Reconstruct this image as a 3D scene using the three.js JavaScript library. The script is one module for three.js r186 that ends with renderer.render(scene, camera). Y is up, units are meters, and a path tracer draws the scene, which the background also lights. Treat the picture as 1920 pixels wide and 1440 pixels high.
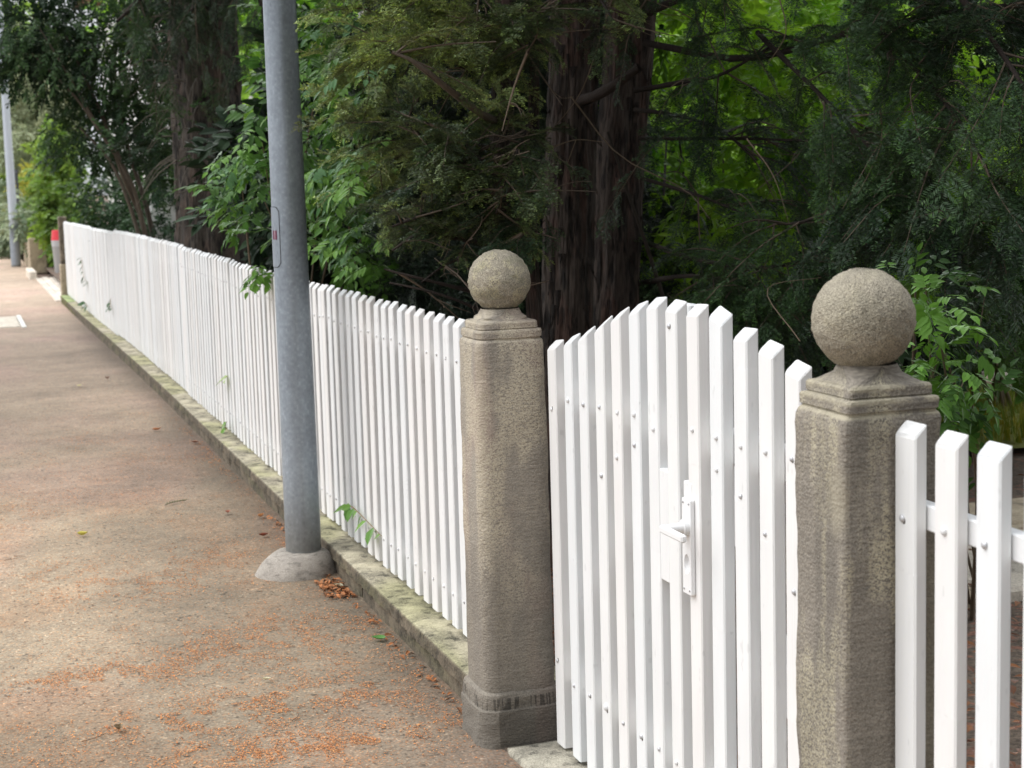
import * as THREE from 'three';
import { mergeGeometries, toCreasedNormals } from 'three/addons/utils/BufferGeometryUtils.js';

// ---------------------------------------------------------------- camera, sky, sun, exposure
const scene = new THREE.Scene();
const camera = new THREE.PerspectiveCamera(25.71, 4 / 3, 0.1, 400);
camera.position.set(0, 1.75, 0);
camera.rotation.order = 'YXZ';
camera.rotation.set(-7.30 * Math.PI / 180, -18.18 * Math.PI / 180, -1.589 * Math.PI / 180);
camera.focus = 4.7;
camera.userData.fStop = 7.5;
scene.add(camera);

const renderer = new THREE.WebGLRenderer({ antialias: true });
renderer.toneMapping = THREE.LinearToneMapping;
renderer.toneMappingExposure = 1.68;
renderer.shadowMap.enabled = true;

const SUN = new THREE.Vector3(-0.56, 0.80, -0.22).normalize();      // behind thin bright cloud, over the street
{
  // overcast summer sky: brightest overhead and round the veiled sun, dimmer towards the horizon
  const w = 512, h = 256, data = new Float32Array(w * h * 4);
  for (let j = 0; j < h; j++) for (let i = 0; i < w; i++) {
    const el = ((j + 0.5) / h - 0.5) * Math.PI, az = ((i + 0.5) / w - 0.5) * 2 * Math.PI;
    const d = new THREE.Vector3(Math.cos(el) * Math.cos(az), Math.sin(el), Math.cos(el) * Math.sin(az));
    const up = Math.max(0, d.y), s = Math.max(0, d.dot(SUN)), k = (j * w + i) * 4;
    const l = d.y < 0 ? 0.25 : 0.48 + 0.60 * up + 0.55 * Math.pow(s, 3);
    data[k] = l * 0.965; data[k + 1] = l; data[k + 2] = l * (1.035 + 0.03 * up); data[k + 3] = 1;
  }
  const sky = new THREE.DataTexture(data, w, h, THREE.RGBAFormat, THREE.FloatType);
  sky.mapping = THREE.EquirectangularReflectionMapping; sky.magFilter = THREE.LinearFilter; sky.needsUpdate = true;
  scene.background = sky; scene.environment = sky;
}
const sun = new THREE.DirectionalLight(new THREE.Color(1.0, 0.98, 0.95), 1.25);
sun.position.copy(SUN).multiplyScalar(60).add(new THREE.Vector3(1, 0, -12));
sun.target.position.set(1, 0, -12);
sun.castShadow = true; sun.shadow.radius = 80; sun.shadow.mapSize.set(2048, 2048);
Object.assign(sun.shadow.camera, { left: -40, right: 40, top: 40, bottom: -40, near: 1, far: 160 });
scene.add(sun, sun.target);

// ---------------------------------------------------------------- helpers
const V = (x, y, z) => new THREE.Vector3(x, y, z), A = (a) => new THREE.Vector3(a[0], a[1], a[2]);
function RNG(s) { let a = s >>> 0; return () => { a = (a + 0x6D2B79F5) >>> 0; let t = a; t = Math.imul(t ^ (t >>> 15), t | 1); t ^= t + Math.imul(t ^ (t >>> 7), t | 61); return ((t ^ (t >>> 14)) >>> 0) / 4294967296; }; }
function hash(x, y, z) { let h = Math.imul(x, 374761393) ^ Math.imul(y, 668265263) ^ Math.imul(z, 2147483647 ^ 0x5bd1e995); h = Math.imul(h ^ (h >>> 13), 1274126177); return ((h ^ (h >>> 16)) >>> 0) / 4294967296; }
const sm = (t) => t * t * (3 - 2 * t), mix = (a, b, t) => a + (b - a) * t, clamp = (x, a = 0, b = 1) => Math.min(b, Math.max(a, x));
const sstep = (a, b, x) => sm(clamp((x - a) / (b - a)));
function noise2(x, y, s = 0, per = 0) {
  const xi = Math.floor(x), yi = Math.floor(y), u = sm(x - xi), v = sm(y - yi);
  const w = per ? (k) => ((k % per) + per) % per : (k) => k;
  const x0 = w(xi), x1 = w(xi + 1), y0 = w(yi), y1 = w(yi + 1);
  return mix(mix(hash(x0, y0, s), hash(x1, y0, s), u), mix(hash(x0, y1, s), hash(x1, y1, s), u), v);
}
function noise3(x, y, z, s = 0) {
  const zi = Math.floor(z), f = sm(z - zi);
  return mix(noise2(x, y, s + zi * 57), noise2(x, y, s + (zi + 1) * 57), f);
}
function fbm(x, y, s = 0, oct = 4, per = 0) { let a = 0.5, t = 0, n = 0; for (let o = 0; o < oct; o++) { t += a * noise2(x, y, s + o * 17, per); n += a; a *= 0.5; x *= 2; y *= 2; per *= 2; } return t / n; }
const toS = (c) => Math.round(255 * clamp(c <= 0.0031308 ? 12.92 * c : 1.055 * Math.pow(c, 1 / 2.4) - 0.055));
function tex(w, h, fn, ru = 1, rv = 1) {                           // colour texture from linear values
  const d = new Uint8Array(w * h * 4), c = [0, 0, 0];
  for (let j = 0; j < h; j++) for (let i = 0; i < w; i++) { fn(i / w, j / h, c); const k = (j * w + i) * 4; d[k] = toS(c[0]); d[k + 1] = toS(c[1]); d[k + 2] = toS(c[2]); d[k + 3] = 255; }
  const t = new THREE.DataTexture(d, w, h); t.colorSpace = THREE.SRGBColorSpace; return finish(t, ru, rv);
}
function grey(w, h, fn, ru = 1, rv = 1) {
  const d = new Uint8Array(w * h * 4);
  for (let j = 0; j < h; j++) for (let i = 0; i < w; i++) { const v = Math.round(255 * clamp(fn(i / w, j / h))), k = (j * w + i) * 4; d[k] = d[k + 1] = d[k + 2] = v; d[k + 3] = 255; }
  return finish(new THREE.DataTexture(d, w, h), ru, rv);
}
function finish(t, ru, rv) { t.wrapS = t.wrapT = THREE.RepeatWrapping; t.magFilter = t.minFilter = THREE.LinearFilter; t.repeat.set(ru, rv); t.needsUpdate = true; return t; }
const C = (r, g, b) => new THREE.Color().setRGB(r, g, b);
const std = (o) => new THREE.MeshStandardMaterial(o);

const drop = (z) => -0.095 * sstep(-12.5, -27, z);                      // the street falls a little towards its far end
const used = {};
function numbered(name) { const n = used[name] = (used[name] ?? -1) + 1; return n ? name + '_' + String(n).padStart(3, '0') : name; }
function tag(o, label, category, group) { o.userData.label = label; o.userData.category = category; if (group) o.userData.group = group; return o; }
function shade(m) { m.castShadow = m.receiveShadow = true; return m; }
function thing(name, label, category, pos, group) { const g = new THREE.Group(); g.name = numbered(name); if (pos) g.position.set(...pos); scene.add(g); return tag(g, label, category, group); }
function part(name, geo, mat, parent) { const m = shade(new THREE.Mesh(geo, mat)); m.name = name; parent.add(m); return m; }
function solo(name, geo, mat, label, category, group) { const m = shade(new THREE.Mesh(geo, mat)); m.name = numbered(name); scene.add(m); return tag(m, label, category, group); }
function struct(name, geo, mat) { const m = shade(new THREE.Mesh(geo, mat)); m.name = name; m.userData.kind = 'structure'; scene.add(m); return m; }
const stuff = (o) => { o.userData.kind = 'stuff'; return o; };
function inst(name, geo, mat, mats, cols, parent) {
  const m = shade(new THREE.InstancedMesh(geo, mat, mats.length)); m.name = name;
  mats.forEach((q, i) => m.setMatrixAt(i, q)); if (cols) cols.forEach((c, i) => m.setColorAt(i, c));
  (parent || scene).add(m); return stuff(m);
}

class Soup {                                                          // loose triangles with uv and vertex colour
  constructor() { this.p = []; this.u = []; this.c = []; this.col = [1, 1, 1]; }
  v(a, u, v) { this.p.push(a.x, a.y, a.z); this.u.push(u, v); this.c.push(...this.col); }
  tri(a, b, c, ua = [0, 0], ub = [1, 0], uc = [1, 1]) { this.v(a, ...ua); this.v(b, ...ub); this.v(c, ...uc); }
  quad(a, b, c, d, u0 = 0, v0 = 0, u1 = 1, v1 = 1) { this.tri(a, b, c, [u0, v0], [u1, v0], [u1, v1]); this.tri(a, c, d, [u0, v0], [u1, v1], [u0, v1]); }
  geo(smooth) {
    const g = new THREE.BufferGeometry();
    g.setAttribute('position', new THREE.Float32BufferAttribute(this.p, 3)); g.setAttribute('uv', new THREE.Float32BufferAttribute(this.u, 2)); g.setAttribute('color', new THREE.Float32BufferAttribute(this.c, 3));
    g.computeVertexNormals(); return g;
  }
}
// grid surface: fn(i, j) -> {p, u, v, c}; smooth normals
function grid(nu, nv, fn, closed) {
  const pos = [], uv = [], col = [], idx = [];
  for (let j = 0; j <= nv; j++) for (let i = 0; i <= nu; i++) { const q = fn(i / nu, j / nv); pos.push(q.p.x, q.p.y, q.p.z); uv.push(q.u ?? i / nu, q.v ?? j / nv); const c = q.c || [1, 1, 1]; col.push(c[0], c[1], c[2]); }
  const W = nu + 1;
  for (let j = 0; j < nv; j++) for (let i = 0; i < nu; i++) { const a = j * W + i; idx.push(a, a + 1, a + W + 1, a, a + W + 1, a + W); }
  const g = new THREE.BufferGeometry();
  g.setAttribute('position', new THREE.Float32BufferAttribute(pos, 3)); g.setAttribute('uv', new THREE.Float32BufferAttribute(uv, 2)); g.setAttribute('color', new THREE.Float32BufferAttribute(col, 3)); g.setIndex(idx);
  g.computeVertexNormals();
  if (closed) { const n = g.attributes.normal; for (let j = 0; j <= nv; j++) { const a = j * W, b = j * W + nu, s = V(n.getX(a) + n.getX(b), n.getY(a) + n.getY(b), n.getZ(a) + n.getZ(b)).normalize(); n.setXYZ(a, s.x, s.y, s.z); n.setXYZ(b, s.x, s.y, s.z); } }
  return g;
}
// bevelled box with uv in metres; corners optionally jittered
function bevelBox(w, h, d, b = 0.004, uo = 0) {
  const s = new Soup(), x = w / 2, y = h / 2, z = d / 2, X = x - b, Y = y - b, Z = z - b;
  const q = (a, c, e, f) => { const A1 = V(...a), B1 = V(...c), C1 = V(...e), D1 = V(...f); const uu = A1.distanceTo(B1), vv = A1.distanceTo(D1); s.quad(A1, B1, C1, D1, uo, uo, uo + uu, uo + vv); };
  q([-X, -Y, z], [X, -Y, z], [X, Y, z], [-X, Y, z]); q([X, -Y, -z], [-X, -Y, -z], [-X, Y, -z], [X, Y, -z]);
  q([x, -Y, Z], [x, -Y, -Z], [x, Y, -Z], [x, Y, Z]); q([-x, -Y, -Z], [-x, -Y, Z], [-x, Y, Z], [-x, Y, -Z]);
  q([-X, y, Z], [X, y, Z], [X, y, -Z], [-X, y, -Z]); q([-X, -y, -Z], [X, -y, -Z], [X, -y, Z], [-X, -y, Z]);
  for (const sx of [-1, 1]) for (const sz of [-1, 1]) { const f = sx * sz > 0; const a = [sx * x, -Y, sz * Z], c = [sx * X, -Y, sz * z], e = [sx * X, Y, sz * z], g = [sx * x, Y, sz * Z]; f ? q(c, a, g, e) : q(a, c, e, g); }
  for (const sy of [-1, 1]) for (const sz of [-1, 1]) { const a = [-X, sy * Y, sz * z], c = [X, sy * Y, sz * z], e = [X, sy * y, sz * Z], g = [-X, sy * y, sz * Z]; sy * sz > 0 ? q(a, c, e, g) : q(c, a, g, e); }
  for (const sy of [-1, 1]) for (const sx of [-1, 1]) { const a = [sx * x, sy * Y, -Z], c = [sx * x, sy * Y, Z], e = [sx * X, sy * y, Z], g = [sx * X, sy * y, -Z]; sy * sx > 0 ? q(c, a, g, e) : q(a, c, e, g); }
  for (const sx of [-1, 1]) for (const sy of [-1, 1]) for (const sz of [-1, 1]) { const a = V(sx * x, sy * Y, sz * Z), c = V(sx * X, sy * y, sz * Z), e = V(sx * X, sy * Y, sz * z); sx * sy * sz > 0 ? s.tri(a, c, e) : s.tri(a, e, c); }
  return s.geo();
}
const boxAt = (w, h, d, x, y, z, b, uo) => bevelBox(w, h, d, b, uo).translate(x, y, z);
// tapered tube along points
function tube(pts, r0, r1, sides = 5, segs = 8, colour = [1, 1, 1], wob = 0, seed = 0) {
  const cv = new THREE.CatmullRomCurve3(pts), fr = cv.computeFrenetFrames(segs, false);
  return grid(sides, segs, (u, v) => {
    const k = Math.round(v * segs), c = cv.getPoint(v), a = u * 2 * Math.PI, r = mix(r0, r1, v) * (1 + wob * (noise2(u * sides * 0.99 % sides, v * 9, seed) - 0.5));
    return { p: c.clone().addScaledVector(fr.normals[k], Math.cos(a) * r).addScaledVector(fr.binormals[k], Math.sin(a) * r), u: u * 6.28 * r0, v: v * cv.getLength(), c: colour };
  }, true);
}
const merge = (list) => mergeGeometries(list.map((g) => { const q = g.index ? g.toNonIndexed() : g; return q; }), false);
// ---------------------------------------------------------------- ground and pavement
const grain = grey(512, 512, (u, v) => 0.55 * fbm(u * 96, v * 96, 3, 2, 96) + 0.45 * fbm(u * 24, v * 24, 5, 3, 24), 2.2, 2.2);
const FX = 1.607, FZ0 = -5.045, PITCH = 0.127;
{
  const T = 5;                                                       // metres per tile
  const map = tex(2048, 2048, (u, v, c) => {
    const g1 = noise2(u * 900, v * 900, 11, 900), g2 = noise2(u * 420, v * 420, 12, 420), g3 = fbm(u * 60, v * 60, 13, 3, 60), big = fbm(u * 8, v * 8, 14, 4, 8);
    let l = 0.37 + 0.16 * (g1 - 0.5) + 0.10 * (g2 - 0.5) + 0.13 * (g3 - 0.5) + 0.10 * (big - 0.5);
    const k = noise2(u * 700, v * 700, 15, 700), red = sstep(0.62, 0.9, k), pale = sstep(0.8, 0.95, noise2(u * 610, v * 610, 16, 610));
    l = Math.max(0.04, l) * (1 + 0.7 * pale);
    const dk = sstep(0.78, 0.95, noise2(u * 380, v * 380, 19, 380));
    l *= 1 - 0.55 * dk;
    c[0] = l * (1.09 + 0.26 * red); c[1] = l * (0.862 - 0.02 * red); c[2] = l * (0.60 - 0.12 * red);
  }, 1 / T, 1 / T);
  const bump = grey(1024, 1024, (u, v) => 0.6 * noise2(u * 480, v * 480, 11, 480) + 0.25 * fbm(u * 200, v * 200, 12, 2, 200) + 0.15 * fbm(u * 40, v * 40, 8, 2, 40), 1 / 2.5, 1 / 2.5);
  const m = std({ map, bumpMap: bump, bumpScale: 0.0035, roughness: 0.95, vertexColors: true });
  const x0 = -2.2, x1 = 1.52, z0 = 2, z1 = -62, nu = 70, nv = 900;
  const orange = (x, z) => sstep(0.50, 0.66, fbm(x * 2.1 + 7.3, z * 1.3, 21, 4)) * sstep(-13, -7, z);
  struct('pavement', grid(nu, nv, (u, v) => {
    const x = mix(x0, x1, u), z = z0 + (z1 - z0) * Math.pow(v, 1.25);
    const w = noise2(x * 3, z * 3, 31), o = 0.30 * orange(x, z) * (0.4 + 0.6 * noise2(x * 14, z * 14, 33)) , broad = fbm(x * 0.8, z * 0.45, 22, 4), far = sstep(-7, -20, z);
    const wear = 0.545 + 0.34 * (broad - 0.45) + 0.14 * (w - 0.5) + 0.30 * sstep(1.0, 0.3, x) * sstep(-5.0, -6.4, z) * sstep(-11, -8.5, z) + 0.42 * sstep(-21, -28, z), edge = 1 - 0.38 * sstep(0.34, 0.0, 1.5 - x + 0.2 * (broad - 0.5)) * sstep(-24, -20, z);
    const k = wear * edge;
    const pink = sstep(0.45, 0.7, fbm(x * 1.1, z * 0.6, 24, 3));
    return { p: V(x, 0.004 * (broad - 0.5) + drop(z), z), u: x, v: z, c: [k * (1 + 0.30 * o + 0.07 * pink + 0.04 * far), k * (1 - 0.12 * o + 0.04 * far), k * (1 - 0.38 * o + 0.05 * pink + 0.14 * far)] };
  }), m);
  struct('kerb', boxAt(0.14, 0.3, 64, -2.272, -0.142, -30, 0.012), std({ color: C(0.34, 0.33, 0.31), roughness: 0.9, bumpMap: grain, bumpScale: 0.002 }));
  struct('road', new THREE.PlaneGeometry(7, 90).rotateX(-Math.PI / 2).translate(-5.84, -0.12, -25), std({ color: C(0.07, 0.07, 0.07), roughness: 0.95, bumpMap: grain, bumpScale: 0.004 }));
  // garden soil, a sheet that runs to the horizon
  const soil = tex(1024, 1024, (u, v, c) => { const a = fbm(u * 40, v * 40, 41, 4, 40), b = noise2(u * 260, v * 260, 42, 260), r = sstep(0.55, 0.75, fbm(u * 90, v * 90, 43, 2, 90)); const l = 0.05 + 0.09 * a * b + 0.04 * b; c[0] = l * (1.25 + 0.9 * r); c[1] = l * (0.95 + 0.1 * r); c[2] = l * 0.7; }, 1 / 3, 1 / 3);
  const sg = new THREE.PlaneGeometry(300, 300, 1, 1).rotateX(-Math.PI / 2); { const u = sg.attributes.uv; for (let i = 0; i < u.count; i++) u.setXY(i, u.getX(i) * 300, u.getY(i) * 300); }
  struct('ground', sg.translate(0, -0.125, -60), std({ map: soil, roughness: 1 }));
  struct('garden_soil', grid(60, 90, (u, v) => { const x = mix(1.72, 40, u * u), z = mix(4, -70, v); return { p: V(x, 0.015 + 0.05 * (fbm(x, z, 44, 3) - 0.5) * sstep(1.8, 2.6, x), z), u: x, v: z }; }), std({ map: soil, roughness: 1, bumpMap: grain, bumpScale: 0.01 }));
}

// ---------------------------------------------------------------- stone: wall, pillars
function ringStone(len, w, h, r, seed, amp, segs, colour) {           // long rounded block along z, base at y = 0, front at x = 0
  const pts = [];
  const corner = (cx, cy, a0) => { for (let k = 0; k <= 3; k++) { const a = a0 + k * Math.PI / 6; pts.push([cx + Math.cos(a) * r, cy + Math.sin(a) * r, Math.cos(a), Math.sin(a)]); } };
  const side = (x0, y0, x1, y1, nx, ny, n) => { for (let k = 1; k < n; k++) pts.push([mix(x0, x1, k / n), mix(y0, y1, k / n), nx, ny]); };
  pts.push([r, 0, 0, -1]); corner(r, r, Math.PI * 1.5); pts.length = 0;
  pts.push([0, 0, -1, 0]); side(0, 0, 0, h - r, -1, 0, 4);
  for (let k = 0; k <= 4; k++) { const a = Math.PI - k * Math.PI / 8; pts.push([r + Math.cos(a) * r, h - r + Math.sin(a) * r, Math.cos(a), Math.sin(a)]); }
  side(r, h, w, h, 0, 1, 6); pts.push([w, h, 0, 1], [w, 0, 1, 0]);
  const n = pts.length - 1, plen = [0];
  for (let k = 1; k <= n; k++) plen.push(plen[k - 1] + Math.hypot(pts[k][0] - pts[k - 1][0], pts[k][1] - pts[k - 1][1]));
  const body = grid(n, segs, (u, v) => {
    const q = pts[Math.round(u * n)], z = (v - 0.5) * len, e = Math.min(v, 1 - v) * len, inset = e < 0.002 ? 0.008 : 0;
    const d = amp * (noise3(q[0] * 60, q[1] * 60, z * 45, seed) - 0.5) + amp * 1.2 * (noise3(q[0] * 20, q[1] * 20, z * 14, seed + 5) - 0.5) - inset;
    return { p: V(q[0] + q[2] * d, Math.max(0, q[1] + q[3] * d), z), u: plen[Math.round(u * n)] + seed, v: z + seed * 0.37, c: colour(q[0], q[1], z, q[3]) };
  });
  const s = new Soup(); s.col = colour(0, 0, 0, 0);
  for (const e of [-1, 1]) for (let k = 1; k < n; k++) s.tri(V(0.008, 0, e * len / 2), V(pts[k][0] - pts[k][2] * 0.008, Math.max(0, pts[k][1] - pts[k][3] * 0.008), e * len / 2), V(pts[k + 1][0] - pts[k + 1][2] * 0.008, Math.max(0, pts[k + 1][1] - pts[k + 1][3] * 0.008), e * len / 2));
  return mergeGeometries([body.toNonIndexed(), s.geo()]);
}
const wallMap = tex(1024, 1024, (u, v, c) => {
  const a = fbm(u * 12, v * 12, 51, 5, 12), b = noise2(u * 300, v * 300, 52, 300), d = sstep(0.55, 0.75, fbm(u * 30, v * 30, 53, 3, 30)), st = noise2(u * 20, v * 160, 54, 20);
  const l = 0.62 + 0.5 * (a - 0.5) * 1.6 + 0.35 * (b - 0.5) - 0.28 * d + 0.18 * (st - 0.5);
  c[0] = l; c[1] = l * 0.985; c[2] = l * 0.95;
}, 1, 1);
const toolBump = grey(512, 512, (u, v) => 0.5 * noise2(u * 40, v * 130, 61, 40) + 0.5 * fbm(u * 110, v * 110, 62, 2, 110), 1.4, 1.4);
{
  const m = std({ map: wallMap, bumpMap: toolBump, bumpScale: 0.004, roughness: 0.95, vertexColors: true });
  const wall = thing('low_stone_wall', 'low mossy stone plinth wall under the long white picket fence', 'wall', [1.507, 0, -5]);
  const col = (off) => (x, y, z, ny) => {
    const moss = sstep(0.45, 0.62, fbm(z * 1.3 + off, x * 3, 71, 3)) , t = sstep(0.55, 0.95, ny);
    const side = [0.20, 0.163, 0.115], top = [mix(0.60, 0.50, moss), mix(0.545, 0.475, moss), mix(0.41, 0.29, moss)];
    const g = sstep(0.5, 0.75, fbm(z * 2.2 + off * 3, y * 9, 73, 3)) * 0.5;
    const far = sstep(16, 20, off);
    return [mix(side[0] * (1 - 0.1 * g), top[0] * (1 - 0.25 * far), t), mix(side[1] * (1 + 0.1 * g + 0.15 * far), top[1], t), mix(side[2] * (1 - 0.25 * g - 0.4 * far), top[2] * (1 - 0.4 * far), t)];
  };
  let z = 0.28, i = 0;
  for (const L of [2.92, 2.57, 2.45, 2.58, 3.03, 3.04, 3.3, 1.62]) {
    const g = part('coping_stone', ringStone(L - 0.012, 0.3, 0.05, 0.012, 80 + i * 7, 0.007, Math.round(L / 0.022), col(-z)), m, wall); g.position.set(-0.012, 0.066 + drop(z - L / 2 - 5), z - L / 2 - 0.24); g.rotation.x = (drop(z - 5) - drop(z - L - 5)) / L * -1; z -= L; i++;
  }
  z = 0.05; i = 0;
  for (const L of [1.72, 1.9, 1.6, 2.1, 1.8, 1.75, 2.05, 1.9, 1.7, 2.0, 1.8, 1.35]) {
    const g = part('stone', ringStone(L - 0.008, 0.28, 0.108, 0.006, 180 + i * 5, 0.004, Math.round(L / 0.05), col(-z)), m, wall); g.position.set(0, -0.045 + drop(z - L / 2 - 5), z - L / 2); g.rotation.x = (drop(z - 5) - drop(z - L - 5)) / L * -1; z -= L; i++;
  }
}
// square pillar from rings [y, half, corner radius]; u runs round, starting at the far street corner
function ringPillar(rings, amp, seed, hx = 1, hz = 1) {
  const S = 7, Q = 6, per = S + Q, P = per * 4, faces = [[-1, 0, 0, 1], [0, 1, 1, 0], [1, 0, 0, -1], [0, -1, -1, 0]];
  const at = (i, half, r) => {
    const f = Math.floor(i / per) % 4, k = i % per, a = half - r, [nx, nz, tx, tz] = faces[f], [mx, mz] = faces[(f + 1) % 4];
    if (k <= S) { const s = (k / S * 2 - 1) * a; return [nx * half + tx * s, nz * half + tz * s, nx, nz]; }
    const g = (k - S) / Q * Math.PI / 2, c = Math.cos(g), s = Math.sin(g), ex = nx * c + mx * s, ez = nz * c + mz * s;
    return [(nx + mx) * a + ex * r, (nz + mz) * a + ez * r, ex, ez];
  };
  const len = [0]; const ref = rings.reduce((m, q) => (q[1] > m[1] ? q : m));
  for (let i = 1; i <= P; i++) { const p = at(i - 1, ref[1], ref[2]), q = at(i % P, ref[1], ref[2]); len.push(len[i - 1] + Math.hypot(p[0] - q[0], p[1] - q[1])); }
  const n = rings.length - 1;
  return toCreasedNormals(grid(P, n, (u, v) => {
    const i = Math.round(u * P), [y, half, r] = rings[Math.round(v * n)], q = at(i % P, half, Math.min(r, half * 0.999));
    const d = amp * (noise3(q[0] * 40, y * 40, q[1] * 40, seed) - 0.5) + amp * 1.5 * (noise3(q[0] * 11, y * 9, q[1] * 11, seed + 3) - 0.5);
    return { p: V(q[0] * hx + q[2] * d, y, q[1] * hz + q[3] * d), u: len[i] / len[P], v: y / 1.4 };
  }, true), 0.5);
}
const lerpRings = (list, step) => { const out = []; for (let i = 0; i < list.length - 1; i++) { const a = list[i], b = list[i + 1], n = Math.max(1, Math.round(Math.hypot(b[0] - a[0], b[1] - a[1]) / step)); for (let k = 0; k < n; k++) out.push(a.map((x, j) => mix(x, b[j], k / n))); } out.push(list.at(-1)); return out; };
function pillarMap(seed, kind) {
  return tex(1400, 2000, (u, v, c) => {
    const x = u * 0.84, y = v * 1.4, f = Math.floor(u * 4);
    const streak = fbm(x * 26, y * 4, seed, 4), patch = fbm(x * 11, y * 6, seed + 5, 5), sp = noise2(x * 620, y * 560, seed + 9), sp2 = noise2(x * 300, y * 420, seed + 11), sp3 = noise2(x * 150, y * 210, seed + 13), big = fbm(x * 4, y * 3, seed + 21, 3), row = noise2(x * 18, y * 330, seed + 15);
    const l = (kind ? 0.186 : 0.238) * (f === 0 ? 1.12 : 1) + 0.07 * (big - 0.5) + 0.11 * (sp - 0.5) + 0.07 * (sp2 - 0.5) + 0.05 * (row - 0.5), fleck = 0.42 * sp + 0.33 * sp2 + 0.25 * sp3;
    let r = l * 1.07, g = l * 0.945, b = l * 0.775, pale, dark;
    if (kind) {                                                       // near pillar: brown, pale flecks in vertical runs
      const low = sstep(1.05, 0.35, y);
      pale = sstep(0.47, 0.68, 0.6 * streak + 0.4 * patch + 0.09 * low - 0.04 + (f === 0 ? 0.04 : 0)) * sstep(0.34, 0.58, fleck) * 0.85;
      const edge = f === 1 ? sstep(0.405, 0.412, u + 0.022 * (fbm(y * 5, 3, seed + 30, 3) - 0.5)) * 0.5 * sstep(1.12, 0.95, y) : 0;
      pale = Math.max(pale, edge * (0.5 + 0.5 * fleck));
      if (f === 0) pale = Math.max(pale, 0.55 * sstep(0.10, 0.03, Math.hypot((u - 0.2) * 1.4, (y - 1.13) * 1.0)) * (0.6 + 0.4 * fleck));
      dark = sstep(0.50, 0.7, fbm(x * 8, y * 2.2, seed + 41, 4)) * 0.2;
    } else {                                                          // far pillar: beige upper part, darker and greyer lower down
      const h = sstep(0.25, 0.9, y + 0.35 * (patch - 0.5));
      pale = sstep(0.42, 0.60, 0.40 * streak + 0.60 * patch + 0.06 * h - 0.02) * sstep(0.28, 0.62, fleck) * (0.16 + 0.80 * h);
      pale = Math.max(pale, 0.45 * sstep(0.185, 0.20, u) * sstep(0.235, 0.22, u) * sstep(0.5, 0.8, y));
      dark = sstep(0.80, 0.40, y + 0.3 * (patch - 0.5)) * 0.24 + sstep(0.22, 0.06, y) * (f === 1 ? 0.42 : 0.2);
      if (y < 0.152 && y > 0.116) dark += 0.5 * sstep(0.50, 0.7, noise2(x * 230, 3 + y * 12, seed + 61)) * (0.4 + 0.6 * patch);
      const pk = sstep(0.5, 0.7, fbm(x * 8, y * 3, seed + 51, 3)); r *= 1 + 0.10 * pk;
    }
    const ly = kind ? [1.284, 1.309, 1.332] : [1.243, 1.267, 1.292], led = Math.max(...ly.map((q) => sstep(0.009, 0.002, Math.abs(y - q)))) * sstep(0.35, 0.6, patch + 0.15 * (sp2 - 0.5)) * 0.7; pale = Math.max(pale, led);
    r = mix(r, kind ? 0.43 : 0.46, pale); g = mix(g, kind ? 0.385 : 0.40, pale); b = mix(b, kind ? 0.275 : 0.30, pale);
    const k = 1 - Math.min(0.8, dark); c[0] = r * k; c[1] = g * k; c[2] = b * k;
  });
}
const ballMap = (seed, lichen) => tex(1024, 512, (u, v, c) => {
  const s1 = noise2(u * 420, v * 210, seed, 420), s2 = noise2(u * 210, v * 105, seed + 1, 210), big = fbm(u * 8, v * 6, seed + 2, 4, 8);
  const l = 0.27 + 0.26 * (s1 - 0.5) + 0.10 * (s2 - 0.5) + 0.13 * (big - 0.5);
  const p = lichen * sstep(0.52, 0.68, fbm(u * 16, v * 10, seed + 3, 4, 16)) * sstep(0.3, 0.7, s2);
  const gm = lichen * sstep(0.56, 0.7, fbm(u * 10 + 3, v * 8, seed + 4, 3, 10)) * 0.5;
  c[0] = mix(mix(l * 1.07, 0.52, p), 0.17, gm); c[1] = mix(mix(l * 0.95, 0.46, p), 0.175, gm); c[2] = mix(mix(l * 0.725, 0.28, p), 0.09, gm);
});
const ballBump = grey(1024, 512, (u, v) => 0.6 * noise2(u * 400, v * 200, 91, 400) + 0.4 * noise2(u * 190, v * 95, 92, 190));
const shaftBump = grey(1200, 1800, (u, v) => 0.42 * noise2(u * 110, v * 330, 93) + 0.33 * noise2(u * 300, v * 480, 94) + 0.25 * fbm(u * 40, v * 66, 95, 3));
function ball(r, seed, amp) {
  return grid(72, 48, (u, v) => { const th = v * Math.PI, ph = u * 2 * Math.PI, n = V(Math.sin(th) * Math.cos(ph), -Math.cos(th), Math.sin(th) * Math.sin(ph)); const d = r + amp * (noise3(n.x * 9, n.y * 9, n.z * 9, seed) - 0.5) + amp * 0.7 * (noise3(n.x * 30, n.y * 30, n.z * 30, seed) - 0.5); return { p: n.multiplyScalar(d), u, v }; }, true);
}
function capProfile(y0, half, r, s) {                                 // two stepped mouldings, then a hollow neck up to the ball
  const h = half; return lerpRings([[y0 - 0.02, h * 0.905, r], [y0 + 0.002, h * 0.905, r], [y0 + 0.004, h * 0.94, r], [y0 + 0.024 * s, h * 0.945, r], [y0 + 0.029 * s, h * 0.925, r], [y0 + 0.031 * s, h * 0.835, r], [y0 + 0.033 * s, h * 0.83, r], [y0 + 0.035 * s, h * 0.855, r], [y0 + 0.052 * s, h * 0.85, r], [y0 + 0.057 * s, h * 0.82, r],
    [y0 + 0.058 * s, h * 0.74, r * 1.3], [y0 + 0.062 * s, h * 0.70, r * 1.7], [y0 + 0.069 * s, h * 0.625, h * 0.2], [y0 + 0.078 * s, h * 0.565, h * 0.40], [y0 + 0.096 * s, h * 0.53, h * 0.529]], 0.004);
}
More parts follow.
